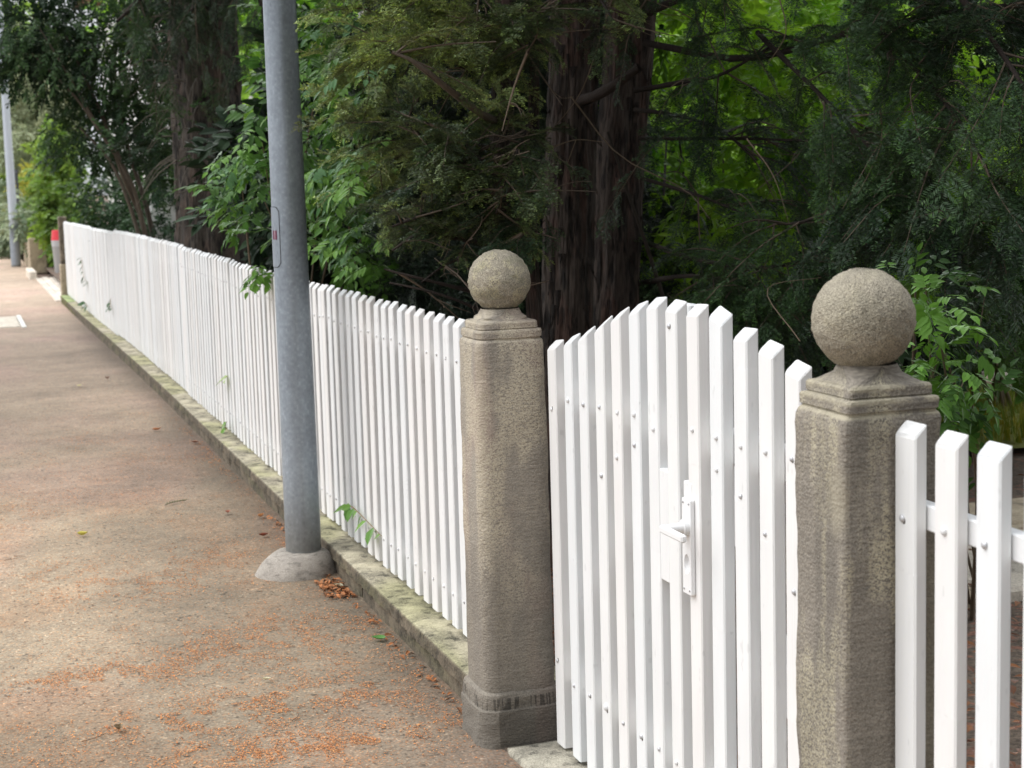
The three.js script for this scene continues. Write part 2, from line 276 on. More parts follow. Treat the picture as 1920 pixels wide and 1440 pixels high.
{
  const p = thing('stone_gate_pillar', 'weathered stone gate pillar with ball top between the long fence and the gate, on a rounded wider base', 'pillar', [1.5600, 0, -4.846]);
  const m = std({ map: pillarMap(300, 0), bumpMap: shaftBump, bumpScale: 0.0028, roughness: 0.95 });
  part('shaft', ringPillar(lerpRings([[0.15, 0.114, 0.038], [0.4, 0.113, 0.038], [1.226, 0.111, 0.036], [1.237, 0.109, 0.035], [1.245, 0.101, 0.032], [1.247, 0.06, 0.02]], 0.02), 0.004, 5), m, p);
  part('base_block', ringPillar(lerpRings([[-0.05, 0.140, 0.06], [0.0, 0.137, 0.055], [0.10, 0.133, 0.05], [0.112, 0.132, 0.05], [0.118, 0.127, 0.048], [0.150, 0.126, 0.048], [0.162, 0.123, 0.047], [0.170, 0.112, 0.04], [0.172, 0.09, 0.03]], 0.012), 0.008, 9), m, p);
  part('cap', ringPillar(capProfile(1.245, 0.110, 0.032, 0.90), 0.004, 15), m, p);
  const b = part('ball', ball(0.094, 21, 0.005), std({ map: ballMap(400, 0.45), bumpMap: ballBump, bumpScale: 0.0026, roughness: 0.97 }), p); b.position.y = 1.414; b.rotation.y = 1.1;
}
{
  const p = thing('stone_gate_pillar', 'brown stone gate pillar with ball top, nearest to the viewer, between the gate and the short fence', 'pillar', [1.613, 0, -2.772]);
  const m = std({ map: pillarMap(340, 1), bumpMap: shaftBump, bumpScale: 0.0028, roughness: 0.95 });
  part('shaft', ringPillar(lerpRings([[-0.05, 0.104, 0.010], [0.4, 0.103, 0.010], [1.272, 0.1025, 0.010], [1.281, 0.100, 0.012], [1.286, 0.095, 0.01], [1.287, 0.06, 0.01]], 0.02), 0.0035, 35, 1, 0.95), m, p);
  part('cap', ringPillar(capProfile(1.287, 0.102, 0.008, 0.86), 0.004, 45), m, p);
  const b = part('ball', ball(0.0955, 51, 0.004), std({ map: ballMap(440, 0.12), bumpMap: ballBump, bumpScale: 0.0028, roughness: 0.97 }), p); b.position.set(-0.008, 1.452, 0); b.rotation.y = 0.4;
}

// ---------------------------------------------------------------- white pickets
const paintBump = grey(512, 512, (u, v) => 0.55 * fbm(u * 60, v * 5, 101, 4) + 0.45 * fbm(u * 14, v * 10, 102, 3), 3, 1);
const paint = [[0.80, 0.80, 0.795], [0.81, 0.797, 0.787], [0.785, 0.797, 0.805], [0.80, 0.803, 0.805]].map(([r, g, b], i) => std({
  map: tex(256, 512, (u, v, c) => { const d = 0.93 + 0.09 * fbm(u * 10, v * 6, 110 + i, 4, 0), s = 1 - 0.12 * sstep(0.78, 0.86, fbm(u * 26, v * 22, 120 + i, 3)) ; c[0] = r * d * s; c[1] = g * d * s; c[2] = b * d * (s * 0.99); }, 2, 1),
  bumpMap: paintBump, bumpScale: 0.0012, roughness: 0.42 }));
const boltMat = std({ color: C(0.55, 0.55, 0.56), roughness: 0.45, metalness: 0.4 }), boltPaint = std({ color: C(0.72, 0.72, 0.72), roughness: 0.45 }), slotMat = std({ color: C(0.16, 0.15, 0.14), roughness: 0.8 });
function picketGeo(y0, y1, w, t, slopeX, slopeZ, uo) {
  const s = new Soup(), c = 0.0035, X = t / 2, Z = w / 2;
  const oct = (k) => { const x = X - k, z = Z - k, e = c; return [[-x, -z + e], [-x, z - e], [-x + e, z], [x - e, z], [x, z - e], [x, -z + e], [x - e, -z], [-x + e, -z]]; };
  const top = (x, z) => y1 + slopeX * (x - X) + slopeZ * z;
  const o0 = oct(0), o1 = oct(0.003);
  for (let i = 0; i < 8; i++) {
    const a = o0[i], b = o0[(i + 1) % 8], a1 = o1[i], b1 = o1[(i + 1) % 8], ua = uo + a[0] + a[1], ub = uo + b[0] + b[1], ta = top(...a) - 0.004, tb = top(...b) - 0.004;
    s.tri(V(a[0], y0, a[1]), V(b[0], y0, b[1]), V(b[0], tb, b[1]), [ua, y0 + uo], [ub, y0 + uo], [ub, tb + uo]); s.tri(V(a[0], y0, a[1]), V(b[0], tb, b[1]), V(a[0], ta, a[1]), [ua, y0 + uo], [ub, tb + uo], [ua, ta + uo]);
    s.tri(V(a[0], ta, a[1]), V(b[0], tb, b[1]), V(b1[0], top(...b1), b1[1])); s.tri(V(a[0], ta, a[1]), V(b1[0], top(...b1), b1[1]), V(a1[0], top(...a1), a1[1]));
    if (i > 0 && i < 7) { s.tri(V(o1[0][0], top(...o1[0]), o1[0][1]), V(a1[0], top(...a1), a1[1]), V(b1[0], top(...b1), b1[1])); s.tri(V(o0[0][0], y0, o0[0][1]), V(b[0], y0, b[1]), V(a[0], y0, a[1])); }
  }
  return s.geo();
}
const boltGeo = new THREE.SphereGeometry(0.0062, 8, 5).scale(0.7, 1, 1), slotGeo = new THREE.SphereGeometry(0.0068, 8, 5).scale(0.25, 1.15, 1);
function bolt(parent, x, y, z, r, big = 1) {                           // a domed bolt head, partly painted over, with the bare hole beside it
  const b = part('bolt', boltGeo, r() < 0.7 ? boltPaint : boltMat, parent); b.position.set(x - 0.001, y, z); b.scale.setScalar(big * (0.85 + 0.3 * r()));
  if (r() < 0.6) { const h = part('bolt_hole', slotGeo, slotMat, parent); h.position.set(x + 0.0002, y + (r() - 0.6) * 0.008 * big, z + 0.003 * big); h.scale.setScalar(big * (0.4 + 0.4 * r())); }
}
{
  const f = thing('picket_fence', 'long white picket fence running down the pavement on the low stone wall', 'fence', [FX, 0, FZ0]);
  const r = RNG(7), W = 0.068, t = 0.027;
  const geos = [0, 0.31, 0.67].map((u) => picketGeo(0.145, 1.249, W, t, 0.95, 0, u)).concat([0.2].map((u) => picketGeo(0.145, 1.249, W, t, 0.95, 0.05, u)));
  const joints = [-7.60, -10.17, -12.62, -15.19, -18.23, -21.26, -24.55, -26.35];
  let z = -0.02, n = 0, panel = 0, dx = 0, dy = 0, tilt = 0;
  while (FZ0 + z > -26.4 && n < 300) {
    const m = part('picket', geos[Math.floor(r() * 4)], paint[Math.floor(r() * 4)], f);
    m.position.set(dx + (r() - 0.5) * 0.003, dy + (r() - 0.5) * 0.008 + drop(FZ0 + z), z); m.rotation.set((r() - 0.5) * 0.005 + tilt, (r() - 0.5) * 0.03, (r() - 0.5) * 0.004);
    if (FZ0 + z > -12.7) for (const y of [1.10, 0.262]) bolt(m, -t / 2, y + (r() - 0.5) * 0.006, (r() - 0.5) * 0.012, r);
    n++;
    if (FZ0 + z < joints[panel] + 0.06 && panel < joints.length - 1) {   // end of a panel: a post, and the next panel starts close by, a little out of line
      const p = part('post', boxAt(0.06, 1.06, 0.06, 0.05, 0.65, 0, 0.004), paint[0], f); p.position.set(0, drop(FZ0 + z), z - 0.035);
      z -= 0.078; panel++; dx = (r() - 0.5) * 0.014; dy = (r() - 0.5) * 0.022; tilt = (r() - 0.5) * 0.004;
    } else z -= PITCH + (r() - 0.5) * 0.006;
  }
  let a = FZ0 + 0.02;
  joints.forEach((j) => { for (const y of [1.10, 0.262]) part('rail', boxAt(0.03, 0.06, a - j - 0.02, 0.031, y + drop((a + j) / 2), (a + j) / 2 - FZ0, 0.004), paint[0], f); a = j - 0.04; });
}
{
  const f = thing('picket_fence', 'short white picket fence at the right edge, fixed to the nearest stone pillar', 'fence', [1.621, 0, -2.63]);
  const r = RNG(17), t = 0.0255;
  [0, 0.131, 0.259, 0.391, 0.52, 0.65, 0.78].forEach((z, i) => {
    const m = part('picket', picketGeo(0.02, 1.277 + (r() - 0.5) * 0.004, 0.0695, t, 1.02, 0, i * 0.23), paint[i % 4], f); m.position.z = z; m.rotation.set((r() - 0.5) * 0.004, (r() - 0.5) * 0.02, 0);
    for (const y of [1.10, 0.26]) bolt(m, -t / 2, y + (r() - 0.5) * 0.006, -0.003 + (r() - 0.5) * 0.008, r, 1.3);
  });
  for (const y of [1.103, 0.262]) part('rail', boxAt(0.028, 0.048, 0.98, 0.0285, y, 0.395, 0.003), paint[3], f);
  part('rail_bracket', boxAt(0.010, 0.056, 0.03, 0.010, 1.10, -0.056, 0.002), paint[1], f);
}
// ---------------------------------------------------------------- gate
const gateTop = [1.252, 1.279, 1.306, 1.343, 1.377, 1.404, 1.425, 1.425, 1.424, 1.420, 1.388, 1.367, 1.335];
const gateZ = [-4.604, -4.468, -4.348, -4.220, -4.096, -3.971, -3.854, -3.733, -3.610, -3.488, -3.358, -3.235, -3.113];
const gateTilt = [0.12, 0.25, 0.35, 0.4, 0.32, 0.22, 0.1, -0.02, 0.05, -0.25, 0.03, -0.12, -0.15];
const upper = [1.046, 1.090, 1.093, 1.101, 1.102, 1.113, 1.092, 1.36, 1.123, 1.124, 1.122, 1.128, 1.131];
const second = [0, 0, 0, 0.913, 0.982, 1.033, 0, 0, 0, 1.049, 1.008, 0.946, 0.848], lower = [0.285, 0.248, 0.256, 0.261, 0.253, 0.257, 0.261, 0.262, 0.26, 0.258, 0.26, 0.26, 0.262];
function leaf(from, to, label, seed) {
  const GX = 1.650, t = 0.031, W = 0.0665, z0 = gateZ[from], r = RNG(seed);
  const g = thing('gate_leaf', label, 'gate', [GX, 0, z0], 'leaves of the white garden gate');
  for (let i = from; i <= to; i++) {
    const m = part('picket', picketGeo(0.028 + (r() - 0.5) * 0.008, gateTop[i], W, t, 0.88, gateTilt[i], i * 0.37), paint[(i * 5 + 1) % 4], g); m.position.z = gateZ[i] - z0; m.rotation.set((r() - 0.5) * 0.004, (r() - 0.5) * 0.02, 0);
    for (const y of [upper[i], second[i], lower[i]]) if (y) bolt(m, -t / 2, y, (r() - 0.5) * 0.014, r, i === 3 && y < 0.5 ? 1.9 : 1.15);
  }
  const a = gateZ[from] - 0.03 - z0, b = gateZ[to] + 0.03 - z0, L = b - a;
  for (const y of [1.10, 0.262]) part('rail', boxAt(0.032, 0.075, L, t / 2 + 0.018, y, (a + b) / 2, 0.004), paint[0], g);
  const br = part('brace', boxAt(0.028, 0.07, Math.hypot(L, 0.74), 0, 0, 0, 0.004), paint[1], g); br.position.set(t / 2 + 0.05, 0.68, (a + b) / 2); br.rotation.x = (from ? 1 : -1) * Math.atan2(0.74, L);
  return { g, z0, t };
}
{
  const { g, z0, t } = leaf(0, 7, 'wide eight-picket leaf of the arched white gate, beside the far pillar', 23);
  part('lock_board', boxAt(t * 0.96, 0.285, 0.056, 0.0006, 0.8555, (gateZ[6] + gateZ[7]) / 2 - z0, 0.0035), paint[3], g);
  part('stile', boxAt(0.026, 1.385, 0.078, t / 2 + 0.069, 0.710, -3.854 - z0, 0.004), paint[2], g);
  for (const y of [1.32, 0.5]) part('hinge', boxAt(0.012, 0.035, 0.06, 0.022, y - 0.22, -0.045, 0.003), boltPaint, g);
}
{
  const { g, z0, t } = leaf(8, 12, 'narrow five-picket leaf of the arched white gate with lever handle, beside the near pillar', 29);
  const fx = -t / 2, hz = -0.022;
  part('lock_block', boxAt(t, 0.275, 0.05, -0.0012, 0.855, -0.0355, 0.003), paint[3], g);
  const hd = new THREE.Group(); hd.name = 'handle'; hd.position.set(fx - 0.002, 0, hz); g.add(hd);
  // face plate with a dished key cup
  const sh = new THREE.Shape(); const w = 0.0235, y0 = 0.722, y1 = 0.954, rr = 0.004;
  sh.moveTo(-w + rr, y0); sh.lineTo(w - rr, y0); sh.quadraticCurveTo(w, y0, w, y0 + rr); sh.lineTo(w, y1 - rr); sh.quadraticCurveTo(w, y1, w - rr, y1); sh.lineTo(-w + rr, y1); sh.quadraticCurveTo(-w, y1, -w, y1 - rr); sh.lineTo(-w, y0 + rr); sh.quadraticCurveTo(-w, y0, -w + rr, y0);
  const hole = new THREE.Path(); hole.absellipse(0, 0.795, 0.0165, 0.0245, 0, Math.PI * 2); sh.holes.push(hole);
  const whiteMetal = std({ color: C(0.80, 0.80, 0.80), roughness: 0.3, bumpMap: grain, bumpScale: 0.0006 });
  const pl = new THREE.ExtrudeGeometry(sh, { depth: 0.009, bevelEnabled: true, bevelSize: 0.001, bevelThickness: 0.001, bevelSegments: 1, curveSegments: 20 }).rotateY(-Math.PI / 2);
  part('face_plate', pl, whiteMetal, hd);
  part('key_cup', new THREE.LatheGeometry([[0.0001, -0.0015], [0.006, -0.001], [0.012, 0.002], [0.0163, 0.0085]].map(([x, y]) => new THREE.Vector2(x, y)), 24).scale(1.49, 1, 1).rotateZ(Math.PI / 2), whiteMetal, hd).position.set(-0.0005, 0.795, 0);
  const key = part('keyhole', new THREE.CapsuleGeometry(0.002, 0.005, 3, 8).scale(0.4, 1, 1), slotMat, hd); key.position.set(-0.001, 0.787, 0.008);
  for (const y of [0.732, 0.944]) for (const z of [-0.016, 0.016]) { const s = part('screw', new THREE.SphereGeometry(0.0033, 8, 4).scale(0.4, 1, 1), boltMat, hd); s.position.set(-0.0105, y, z); const k = part('screw_slot', new THREE.SphereGeometry(0.0022, 6, 4).scale(0.5, 1, 1), slotMat, hd); k.position.set(-0.0115, y, z); }
  part('rose', new THREE.CylinderGeometry(0.0195, 0.0215, 0.012, 24).rotateZ(Math.PI / 2).translate(-0.016, 0.886, 0.002), whiteMetal, hd);
  part('neck', new THREE.CylinderGeometry(0.0085, 0.0135, 0.05, 18).rotateZ(Math.PI / 2).translate(-0.046, 0.886, 0.002), whiteMetal, hd);
  part('lever', bevelBox(0.015, 0.019, 0.132, 0.004).translate(-0.070, 0.886, 0.056), std({ color: C(0.78, 0.78, 0.78), roughness: 0.32 }), hd);
}
// ---------------------------------------------------------------- lamp post by the fence
const zinc = std({ roughness: 0.55, metalness: 0.35, roughnessMap: grey(512, 512, (u, v) => 0.75 + 0.5 * (fbm(u * 30, v * 30, 131, 3, 30) - 0.5), 1, 1), bumpMap: grain, bumpScale: 0.0005, map: tex(512, 2048, (u, v, c) => {
  const sp = fbm(u * 40, v * 520, 132, 3), big = fbm(u * 6, v * 40, 133, 4), st = fbm(u * 60, v * 2.5, 134, 3, 60), sc = sstep(0.80, 0.86, fbm(u * 60, v * 200, 135, 2));
  const l = 0.33 + 0.13 * (sp - 0.5) + 0.12 * (big - 0.5) + 0.025 * (st - 0.5) - 0.04 * sc + 0.03 * sstep(0.7, 0.8, sp); const dirt = sstep(0.075, 0.0, v) * 0.5;
  c[0] = l * 0.88 * (1 - dirt * 0.8); c[1] = l * 1.0 * (1 - dirt * 0.95); c[2] = l * 1.13 * (1 - dirt * 1.15);
}) });
const concreteMap = tex(512, 512, (u, v, c) => { const a = fbm(u * 8, v * 8, 141, 5, 8), b = noise2(u * 160, v * 160, 142, 160), d = sstep(0.45, 0.8, fbm(u * 18, v * 14, 143, 5, 18)); const l = 0.37 + 0.14 * (a - 0.5) + 0.16 * (b - 0.5) - 0.12 * d; c[0] = l * 1.06; c[1] = l * 0.95; c[2] = l * 0.82; });
{
  const p = thing('lamp_post', 'thick galvanised steel lamp post on a rounded concrete footing, standing before the fence', 'street lamp', [1.386, 0, -7.25]);
  const rad = (y) => 0.0795 - 0.0036 * y;
  part('pole', grid(56, 40, (u, v) => { const y = 0.03 + 6.4 * v * v, a = u * Math.PI * 2, r = rad(y); return { p: V(Math.cos(a) * r, y, Math.sin(a) * r), u: u, v: y / 6.4 }; }, true), zinc, p);
  const dome = grid(64, 18, (u, v) => {
    const a = u * Math.PI * 2, t = v, R = mix(0.182, 0.07, Math.pow(t, 1.6)) + 0.012 * (noise2(Math.cos(a) * 2 + 5, Math.sin(a) * 2 + 5, 151) - 0.5), y = -0.02 + 0.118 * Math.sin(Math.min(1, t * 1.12) * Math.PI / 2) + 0.006 * (noise3(Math.cos(a) * 3, t * 4, Math.sin(a) * 3, 152) - 0.5);
    return { p: V(-0.042 * (1 - t) + Math.cos(a) * R * (1 - 0.05 * t), y, Math.sin(a) * R), u: u * 2, v: t };
  }, true);
  part('concrete_footing', dome, std({ map: concreteMap, bumpMap: grain, bumpScale: 0.004, roughness: 0.95 }), p);
  // service door, a curved plate in a dark joint, turned towards the pavement
  const curved = (a0, a1, y0, y1, off, rc) => grid(10, 14, (u, v) => { const a = mix(a0, a1, u), y = mix(y0, y1, v), e = Math.min(u, 1 - u) * (a1 - a0) * 0.075, q = rc ? Math.max(0, rc - e) : 0, yy = rc ? clamp(y, y0 + q * q / rc, y1 - q * q / rc) : y; const r = rad(y) + off; return { p: V(Math.cos(a) * r, yy, Math.sin(a) * r), u, v: y / 6.4 }; });
  part('door_joint', curved(2.35, 3.72, 1.353, 1.615, 0.0008, 0.02), std({ color: C(0.03, 0.025, 0.02), roughness: 0.9 }), p);
  part('service_door', curved(2.375, 3.695, 1.3555, 1.6125, 0.0022, 0.02), zinc, p);
  part('sticker', curved(2.55, 2.95, 1.474, 1.513, 0.003), std({ roughness: 0.5, map: tex(64, 64, (u, v, c) => { const d = sstep(0.25, 0.18, Math.hypot((u - 0.4) * 0.9, v - 0.55)) + sstep(0.12, 0.08, Math.abs(u - 0.45)) * sstep(0.2, 0.25, v) * sstep(0.6, 0.5, v); const k = clamp(d); c[0] = mix(0.11, 0.6, k); c[1] = mix(0.012, 0.5, k); c[2] = mix(0.045, 0.52, k); }) }), p);
}
// ---------------------------------------------------------------- foliage pieces
// a flat forked spray of yew: two rows of needles along a stem and its side shoots
function yewSpray(seed) {
  const r = RNG(seed), s = new Soup(), L = 0.115;
  const shoot = (o, dir, len) => {
    const side = V(-dir.z, 0, dir.x).normalize(), n = Math.max(4, Math.round(len / 0.0052)), droop = 0.1 + 0.4 * r();
    let prev = o.clone();
    for (let k = 1; k <= n; k++) {
      const t = k / n, p = o.clone().addScaledVector(dir, len * t).add(V(0, -droop * len * t * t, 0));
      const l = 0.0165 * (0.8 + 0.3 * Math.sin(t * 3)) * (t > 0.88 ? 0.7 : 1);
      for (const e of [-1, 1]) {
        const d = dir.clone().multiplyScalar(0.5 + 0.3 * r()).addScaledVector(side, e).add(V(0, 0.35 + (r() - 0.5) * 0.8, 0)).normalize();
        const g = 0.65 + 0.7 * r(), young = t > 0.75 ? 1.6 : 1; s.col = [0.9 * g * young, 1.0 * g * young, 0.75 * g];
        const wv = new THREE.Vector3().crossVectors(d, V(r() - 0.5, 1, r() - 0.5)).normalize().multiplyScalar(0.0019), m = p.clone().addScaledVector(d, l * 0.5), tip = p.clone().addScaledVector(d, l);
        s.tri(p, m.clone().add(wv), tip); s.tri(p, tip, m.clone().sub(wv));
      }
      s.col = [1.25, 1.0, 0.7]; const h = V(0, 0.0011, 0); s.tri(prev.clone().sub(h), p, prev.clone().add(h)); prev = p;
    }
  };
  shoot(V(0, 0, 0), V(1, 0, 0), L);
  for (let k = 0; k < 6; k++) { const e = k % 2 ? 1 : -1, x = L * (0.08 + 0.14 * k), a = e * (0.6 + 0.5 * r()); shoot(V(x, -0.2 * x * x / L, 0), V(Math.cos(a), (r() - 0.4) * 0.6, Math.sin(a)).normalize(), L * (0.6 - 0.07 * k) * (0.7 + 0.5 * r())); }
  return s.geo();
}
// one pointed leaf, folded along its midrib, from o along d
function leafBlade(s, o, d, up, len, w, curl = 0.2, fold = 0.25) {
  const side = new THREE.Vector3().crossVectors(d, up).normalize(), n = new THREE.Vector3().crossVectors(side, d).normalize();
  const P = (t, k) => o.clone().addScaledVector(d, len * t).addScaledVector(side, w * k * 0.5).addScaledVector(n, Math.abs(k) * fold * w * 0.5 - curl * len * t * t);
  const a = P(0, 0), m1 = P(0.33, 0), m2 = P(0.68, 0), b = P(1, 0);
  for (const e of [-1, 1]) { const l1 = P(0.28, e * 0.92), l2 = P(0.62, e * 0.78); s.tri(a, m1, l1); s.tri(m1, l2, l1); s.tri(m1, m2, l2); s.tri(m2, b, l2); }
}
const rdir = (r) => { const z = r() * 2 - 1, a = r() * 6.2832, q = Math.sqrt(1 - z * z); return V(q * Math.cos(a), z, q * Math.sin(a)); };
function broadSpray(seed, n, len, w, L, stem = [0.9, 0.7, 0.5]) {       // leaves set along a short twig
  const r = RNG(seed), s = new Soup();
  for (let k = 0; k < n; k++) {
    const t = (k + 0.6) / n, a = k * 2.4 + r(), o = V(L * t, -0.25 * L * t * t, 0);
    const d = V(0.55 + 0.5 * t, 0.15 * r() - 0.15, 0).add(V(0, Math.sin(a) * 0.35, Math.cos(a) * 0.95)).normalize();
    const g = 0.75 + 0.5 * r(); s.col = [g, g * (0.95 + 0.1 * r()), g * 0.9];
    leafBlade(s, o, d, V((r() - 0.5) * 0.7, 1, (r() - 0.5) * 0.7).normalize(), len * (0.65 + 0.55 * r()), w * (0.75 + 0.4 * r()), 0.1 + 0.2 * r(), 0.1 + 0.3 * r());
  }
  s.col = stem; const h = V(0, 0.0015, 0); for (let k = 0; k < 3; k++) { const t0 = k / 3, t1 = (k + 1) / 3; s.quad(V(L * t0, -0.25 * L * t0 * t0 - 0.0015, 0), V(L * t1, -0.25 * L * t1 * t1 - 0.001, 0), V(L * t1, -0.25 * L * t1 * t1 + 0.001, 0), V(L * t0, -0.25 * L * t0 * t0 + 0.0015, 0)); }
  return s.geo();
}
function compoundLeaf(seed, n, len, w) {                                // pinnate leaf: opposite leaflets and one at the tip
  const r = RNG(seed), s = new Soup(), L = len * 1.9;
  const put = (t, a) => { const g = 0.85 + 0.3 * r(); s.col = [g, g, g * 0.92]; const o = V(L * t, -0.2 * L * t * t, 0); leafBlade(s, o.clone().add(V(0.004 * Math.cos(a), 0, 0.006 * Math.sign(a))), V(Math.cos(a), -0.12 - 0.15 * r(), Math.sin(a)).normalize(), V(0.1 * (r() - 0.5), 1, 0.3 * (r() - 0.5)).normalize(), len * (0.8 + 0.3 * r()), w * (0.85 + 0.3 * r()), 0.12 + 0.2 * r(), 0.2); };
  for (let k = 0; k < n; k++) { const t = 0.45 + 0.5 * k / n; put(t, 1.0 + 0.2 * r()); put(t, -1.0 - 0.2 * r()); }
  put(1, 0.15 * (r() - 0.5));
  s.col = [0.9, 0.85, 0.5]; s.quad(V(0, -0.0015, 0), V(L, -0.2 * L - 0.001, 0), V(L, -0.2 * L + 0.001, 0), V(0, 0.0015, 0));
  return s.geo();
}
const yewGeo = [1, 2, 3].map(yewSpray);
const broadGeo = [1, 2].map((i) => broadSpray(10 + i, 9, 0.075, 0.04, 0.16)), smallGeo = [1, 2].map((i) => broadSpray(20 + i, 14, 0.036, 0.019, 0.15)), longGeo = broadSpray(31, 11, 0.075, 0.021, 0.2);
const compGeo = [1, 2, 3].map((i) => compoundLeaf(40 + i, 2 + (i % 2), 0.085, 0.036));
const leafMat = (r, g, b, tr = 0.45) => new THREE.MeshPhysicalMaterial({ color: C(r, g, b), vertexColors: true, roughness: 0.9, transmission: tr, thickness: 0, side: THREE.DoubleSide, ior: 1.35 });
const needle = std({ color: C(1, 1, 1), vertexColors: true, roughness: 0.55, side: THREE.DoubleSide });

// placement of a spray: along +x of its own, d its direction, up roughly up
const M4 = (p, d, up, s, roll = 0) => {
  const x = d.clone().normalize(), z = new THREE.Vector3().crossVectors(x, up).normalize(), y = new THREE.Vector3().crossVectors(z, x);
  const m = new THREE.Matrix4().makeBasis(x, y, z); if (roll) m.multiply(new THREE.Matrix4().makeRotationX(roll));
  return m.scale(V(s, s, s)).setPosition(p);
};
// clumps of foliage in ellipsoids [x, y, z, rx, ry, rz, count, gap]
function clumps(list, seed, { size = [0.8, 1.3], droop = 0.25, hue, gapScale = 1.6, shell = 0.45, keep } = {}) {
  const r = RNG(seed), mats = [], cols = [];
  for (const [cx, cy, cz, rx, ry, rz, n, gap = 0.4] of list) for (let k = 0; k < n; k++) {
    const d = rdir(r), q = Math.pow(r(), shell), p = V(cx + d.x * rx * q, cy + d.y * ry * q, cz + d.z * rz * q);
    const nz = noise3(p.x * gapScale, p.y * gapScale, p.z * gapScale, seed);
    if (nz < gap || p.y < 0.03 || (p.x < 1.9 && p.y < 1.45 && p.z > -27) || (keep && !keep(p))) continue;
    const dir = d.clone().multiplyScalar(0.7).add(rdir(r).multiplyScalar(0.8)).add(V(0, -droop - droop * r(), 0)).normalize();
    if (Math.abs(dir.y) > 0.96) dir.x += 0.4;
    mats.push(M4(p, dir, V((r() - 0.5) * 0.8, 1, (r() - 0.5) * 0.8), mix(size[0], size[1], r()), (r() - 0.5) * 0.9));
    cols.push(hue(p, r, nz));
  }
  return { mats, cols };
}
function foliage(parent, geos, mat, set, name = 'foliage') {            // spread over the geometry variants
  geos.forEach((g, i) => inst(name, g, mat, set.mats.filter((_, k) => k % geos.length === i), set.cols && set.cols.filter((_, k) => k % geos.length === i), parent));
}
const tint = (a, b, sp = 0.35) => (p, r, n) => { const t = clamp(sstep(0.35, 0.75, n) + (r() - 0.5) * 0.5), k = 1 - sp / 2 + sp * r(); return C(mix(a[0], b[0], t) * k, mix(a[1], b[1], t) * k, mix(a[2], b[2], t) * k); };

// ---------------------------------------------------------------- bark and trunks
const barkTex = (seed, base, warm) => tex(768, 1536, (u, v, c) => {
  const a = fbm(u * 24, v * 48, seed, 4, 24), b = fbm(u * 96, v * 96, seed + 1, 3, 96), d = sstep(0.52, 0.38, a), w = sstep(0.5, 0.7, fbm(u * 12, v * 24, seed + 2, 3, 12)), f = noise2(u * 300, v * 300, seed + 3, 300);
  const l = 0.45 + 0.9 * a * b + 0.3 * b - 0.45 * d + 0.2 * (f - 0.5);
  c[0] = base[0] * l * (1 + warm * w); c[1] = base[1] * l; c[2] = base[2] * l * (1 - 0.2 * warm * w);
});
const barkBump = grey(512, 1024, (u, v) => 0.6 * fbm(u * 26, v * 26, 161, 4, 26) + 0.4 * fbm(u * 80, v * 60, 162, 3, 80));
const yewBark = std({ vertexColors: true, map: barkTex(170, [0.066, 0.050, 0.041], 0.28), bumpMap: barkBump, bumpScale: 0.03, roughness: 0.95 });
const greyBark = std({ vertexColors: true, map: barkTex(180, [0.070, 0.057, 0.045], 0.15), bumpMap: barkBump, bumpScale: 0.04, roughness: 1 });
const boughBark = std({ color: C(0.038, 0.028, 0.023), roughness: 1, bumpMap: grain, bumpScale: 0.006 });
const twigMat = std({ color: C(1, 1, 1), vertexColors: true, roughness: 0.9, bumpMap: grain, bumpScale: 0.003 });
function trunkGeo(pts, radii, flute, seed, sides = 72, segs = 130) {
  const cv = new THREE.CatmullRomCurve3(pts.map(A)), L = cv.getLength();
  return grid(sides, segs, (u, v) => {
    const c = cv.getPointAt(v), a = u * Math.PI * 2, k = v * (radii.length - 1), i = Math.min(radii.length - 2, Math.floor(k)), R = mix(radii[i], radii[i + 1], k - i);
    const ca = Math.cos(a), sa = Math.sin(a), y = v * L;
    const lobes = 0.55 * noise3(ca * 1.6, sa * 1.6, y * 0.5, seed) + 0.45 * noise3(ca * 3.4, sa * 3.4, y * 0.7, seed + 1) - 0.5;
    const strip = noise3(ca * 8, sa * 8, y * 4.5, seed + 2), strip2 = noise3(ca * 19, sa * 19, y * 13, seed + 3);
    const plate = sstep(0.40, 0.56, strip) * 0.07 + sstep(0.46, 0.58, strip2) * 0.035;
    const r = R * (1 + flute * lobes + plate + (y < 0.5 ? 0.35 * (0.5 - y) * (0.5 + noise2(ca * 2 + 9, sa * 2 + 9, seed)) : 0));
    return { p: V(c.x + ca * r, c.y, c.z + sa * r), u: u * Math.max(1, Math.round(R * 6.28 / 0.6)), v: y / 4.8 };
  }, true);
}
// loose strips of bark that peel off a trunk
function barkStrips(pts, R, n, seed) {
  const cv = new THREE.CatmullRomCurve3(pts.map(A)), r = RNG(seed), s = new Soup();
  for (let k = 0; k < n; k++) {
    const t = 0.04 + 0.9 * r(), c = cv.getPointAt(t), a = r() * 6.28, len = 0.04 + 0.2 * r() * r(), w = 0.005 + 0.013 * r(), lift = 0.006 + 0.024 * r(), n1 = V(Math.cos(a), 0, Math.sin(a)), tg = V(-n1.z, 0, n1.x);
    const rr = R * (1.02 + 0.03 * r()); const g = 0.6 + 1.0 * r() * r(); s.col = [g, g * 0.98, g * 0.95];
    const P = (v, e) => c.clone().addScaledVector(n1, rr + lift * v * v - 0.004 * Math.abs(e)).addScaledVector(tg, e * w * (1 - 0.85 * v) + 0.012 * v * (a % 1 - 0.5)).add(V(0, -len * v, 0));
    for (let q = 0; q < 3; q++) { const v0 = q / 3, v1 = (q + 1) / 3; s.quad(P(v0, -1), P(v0, 0), P(v1, 0), P(v1, -1)); s.quad(P(v0, 0), P(v0, 1), P(v1, 1), P(v1, 0)); }
  }
  return s.geo();
}
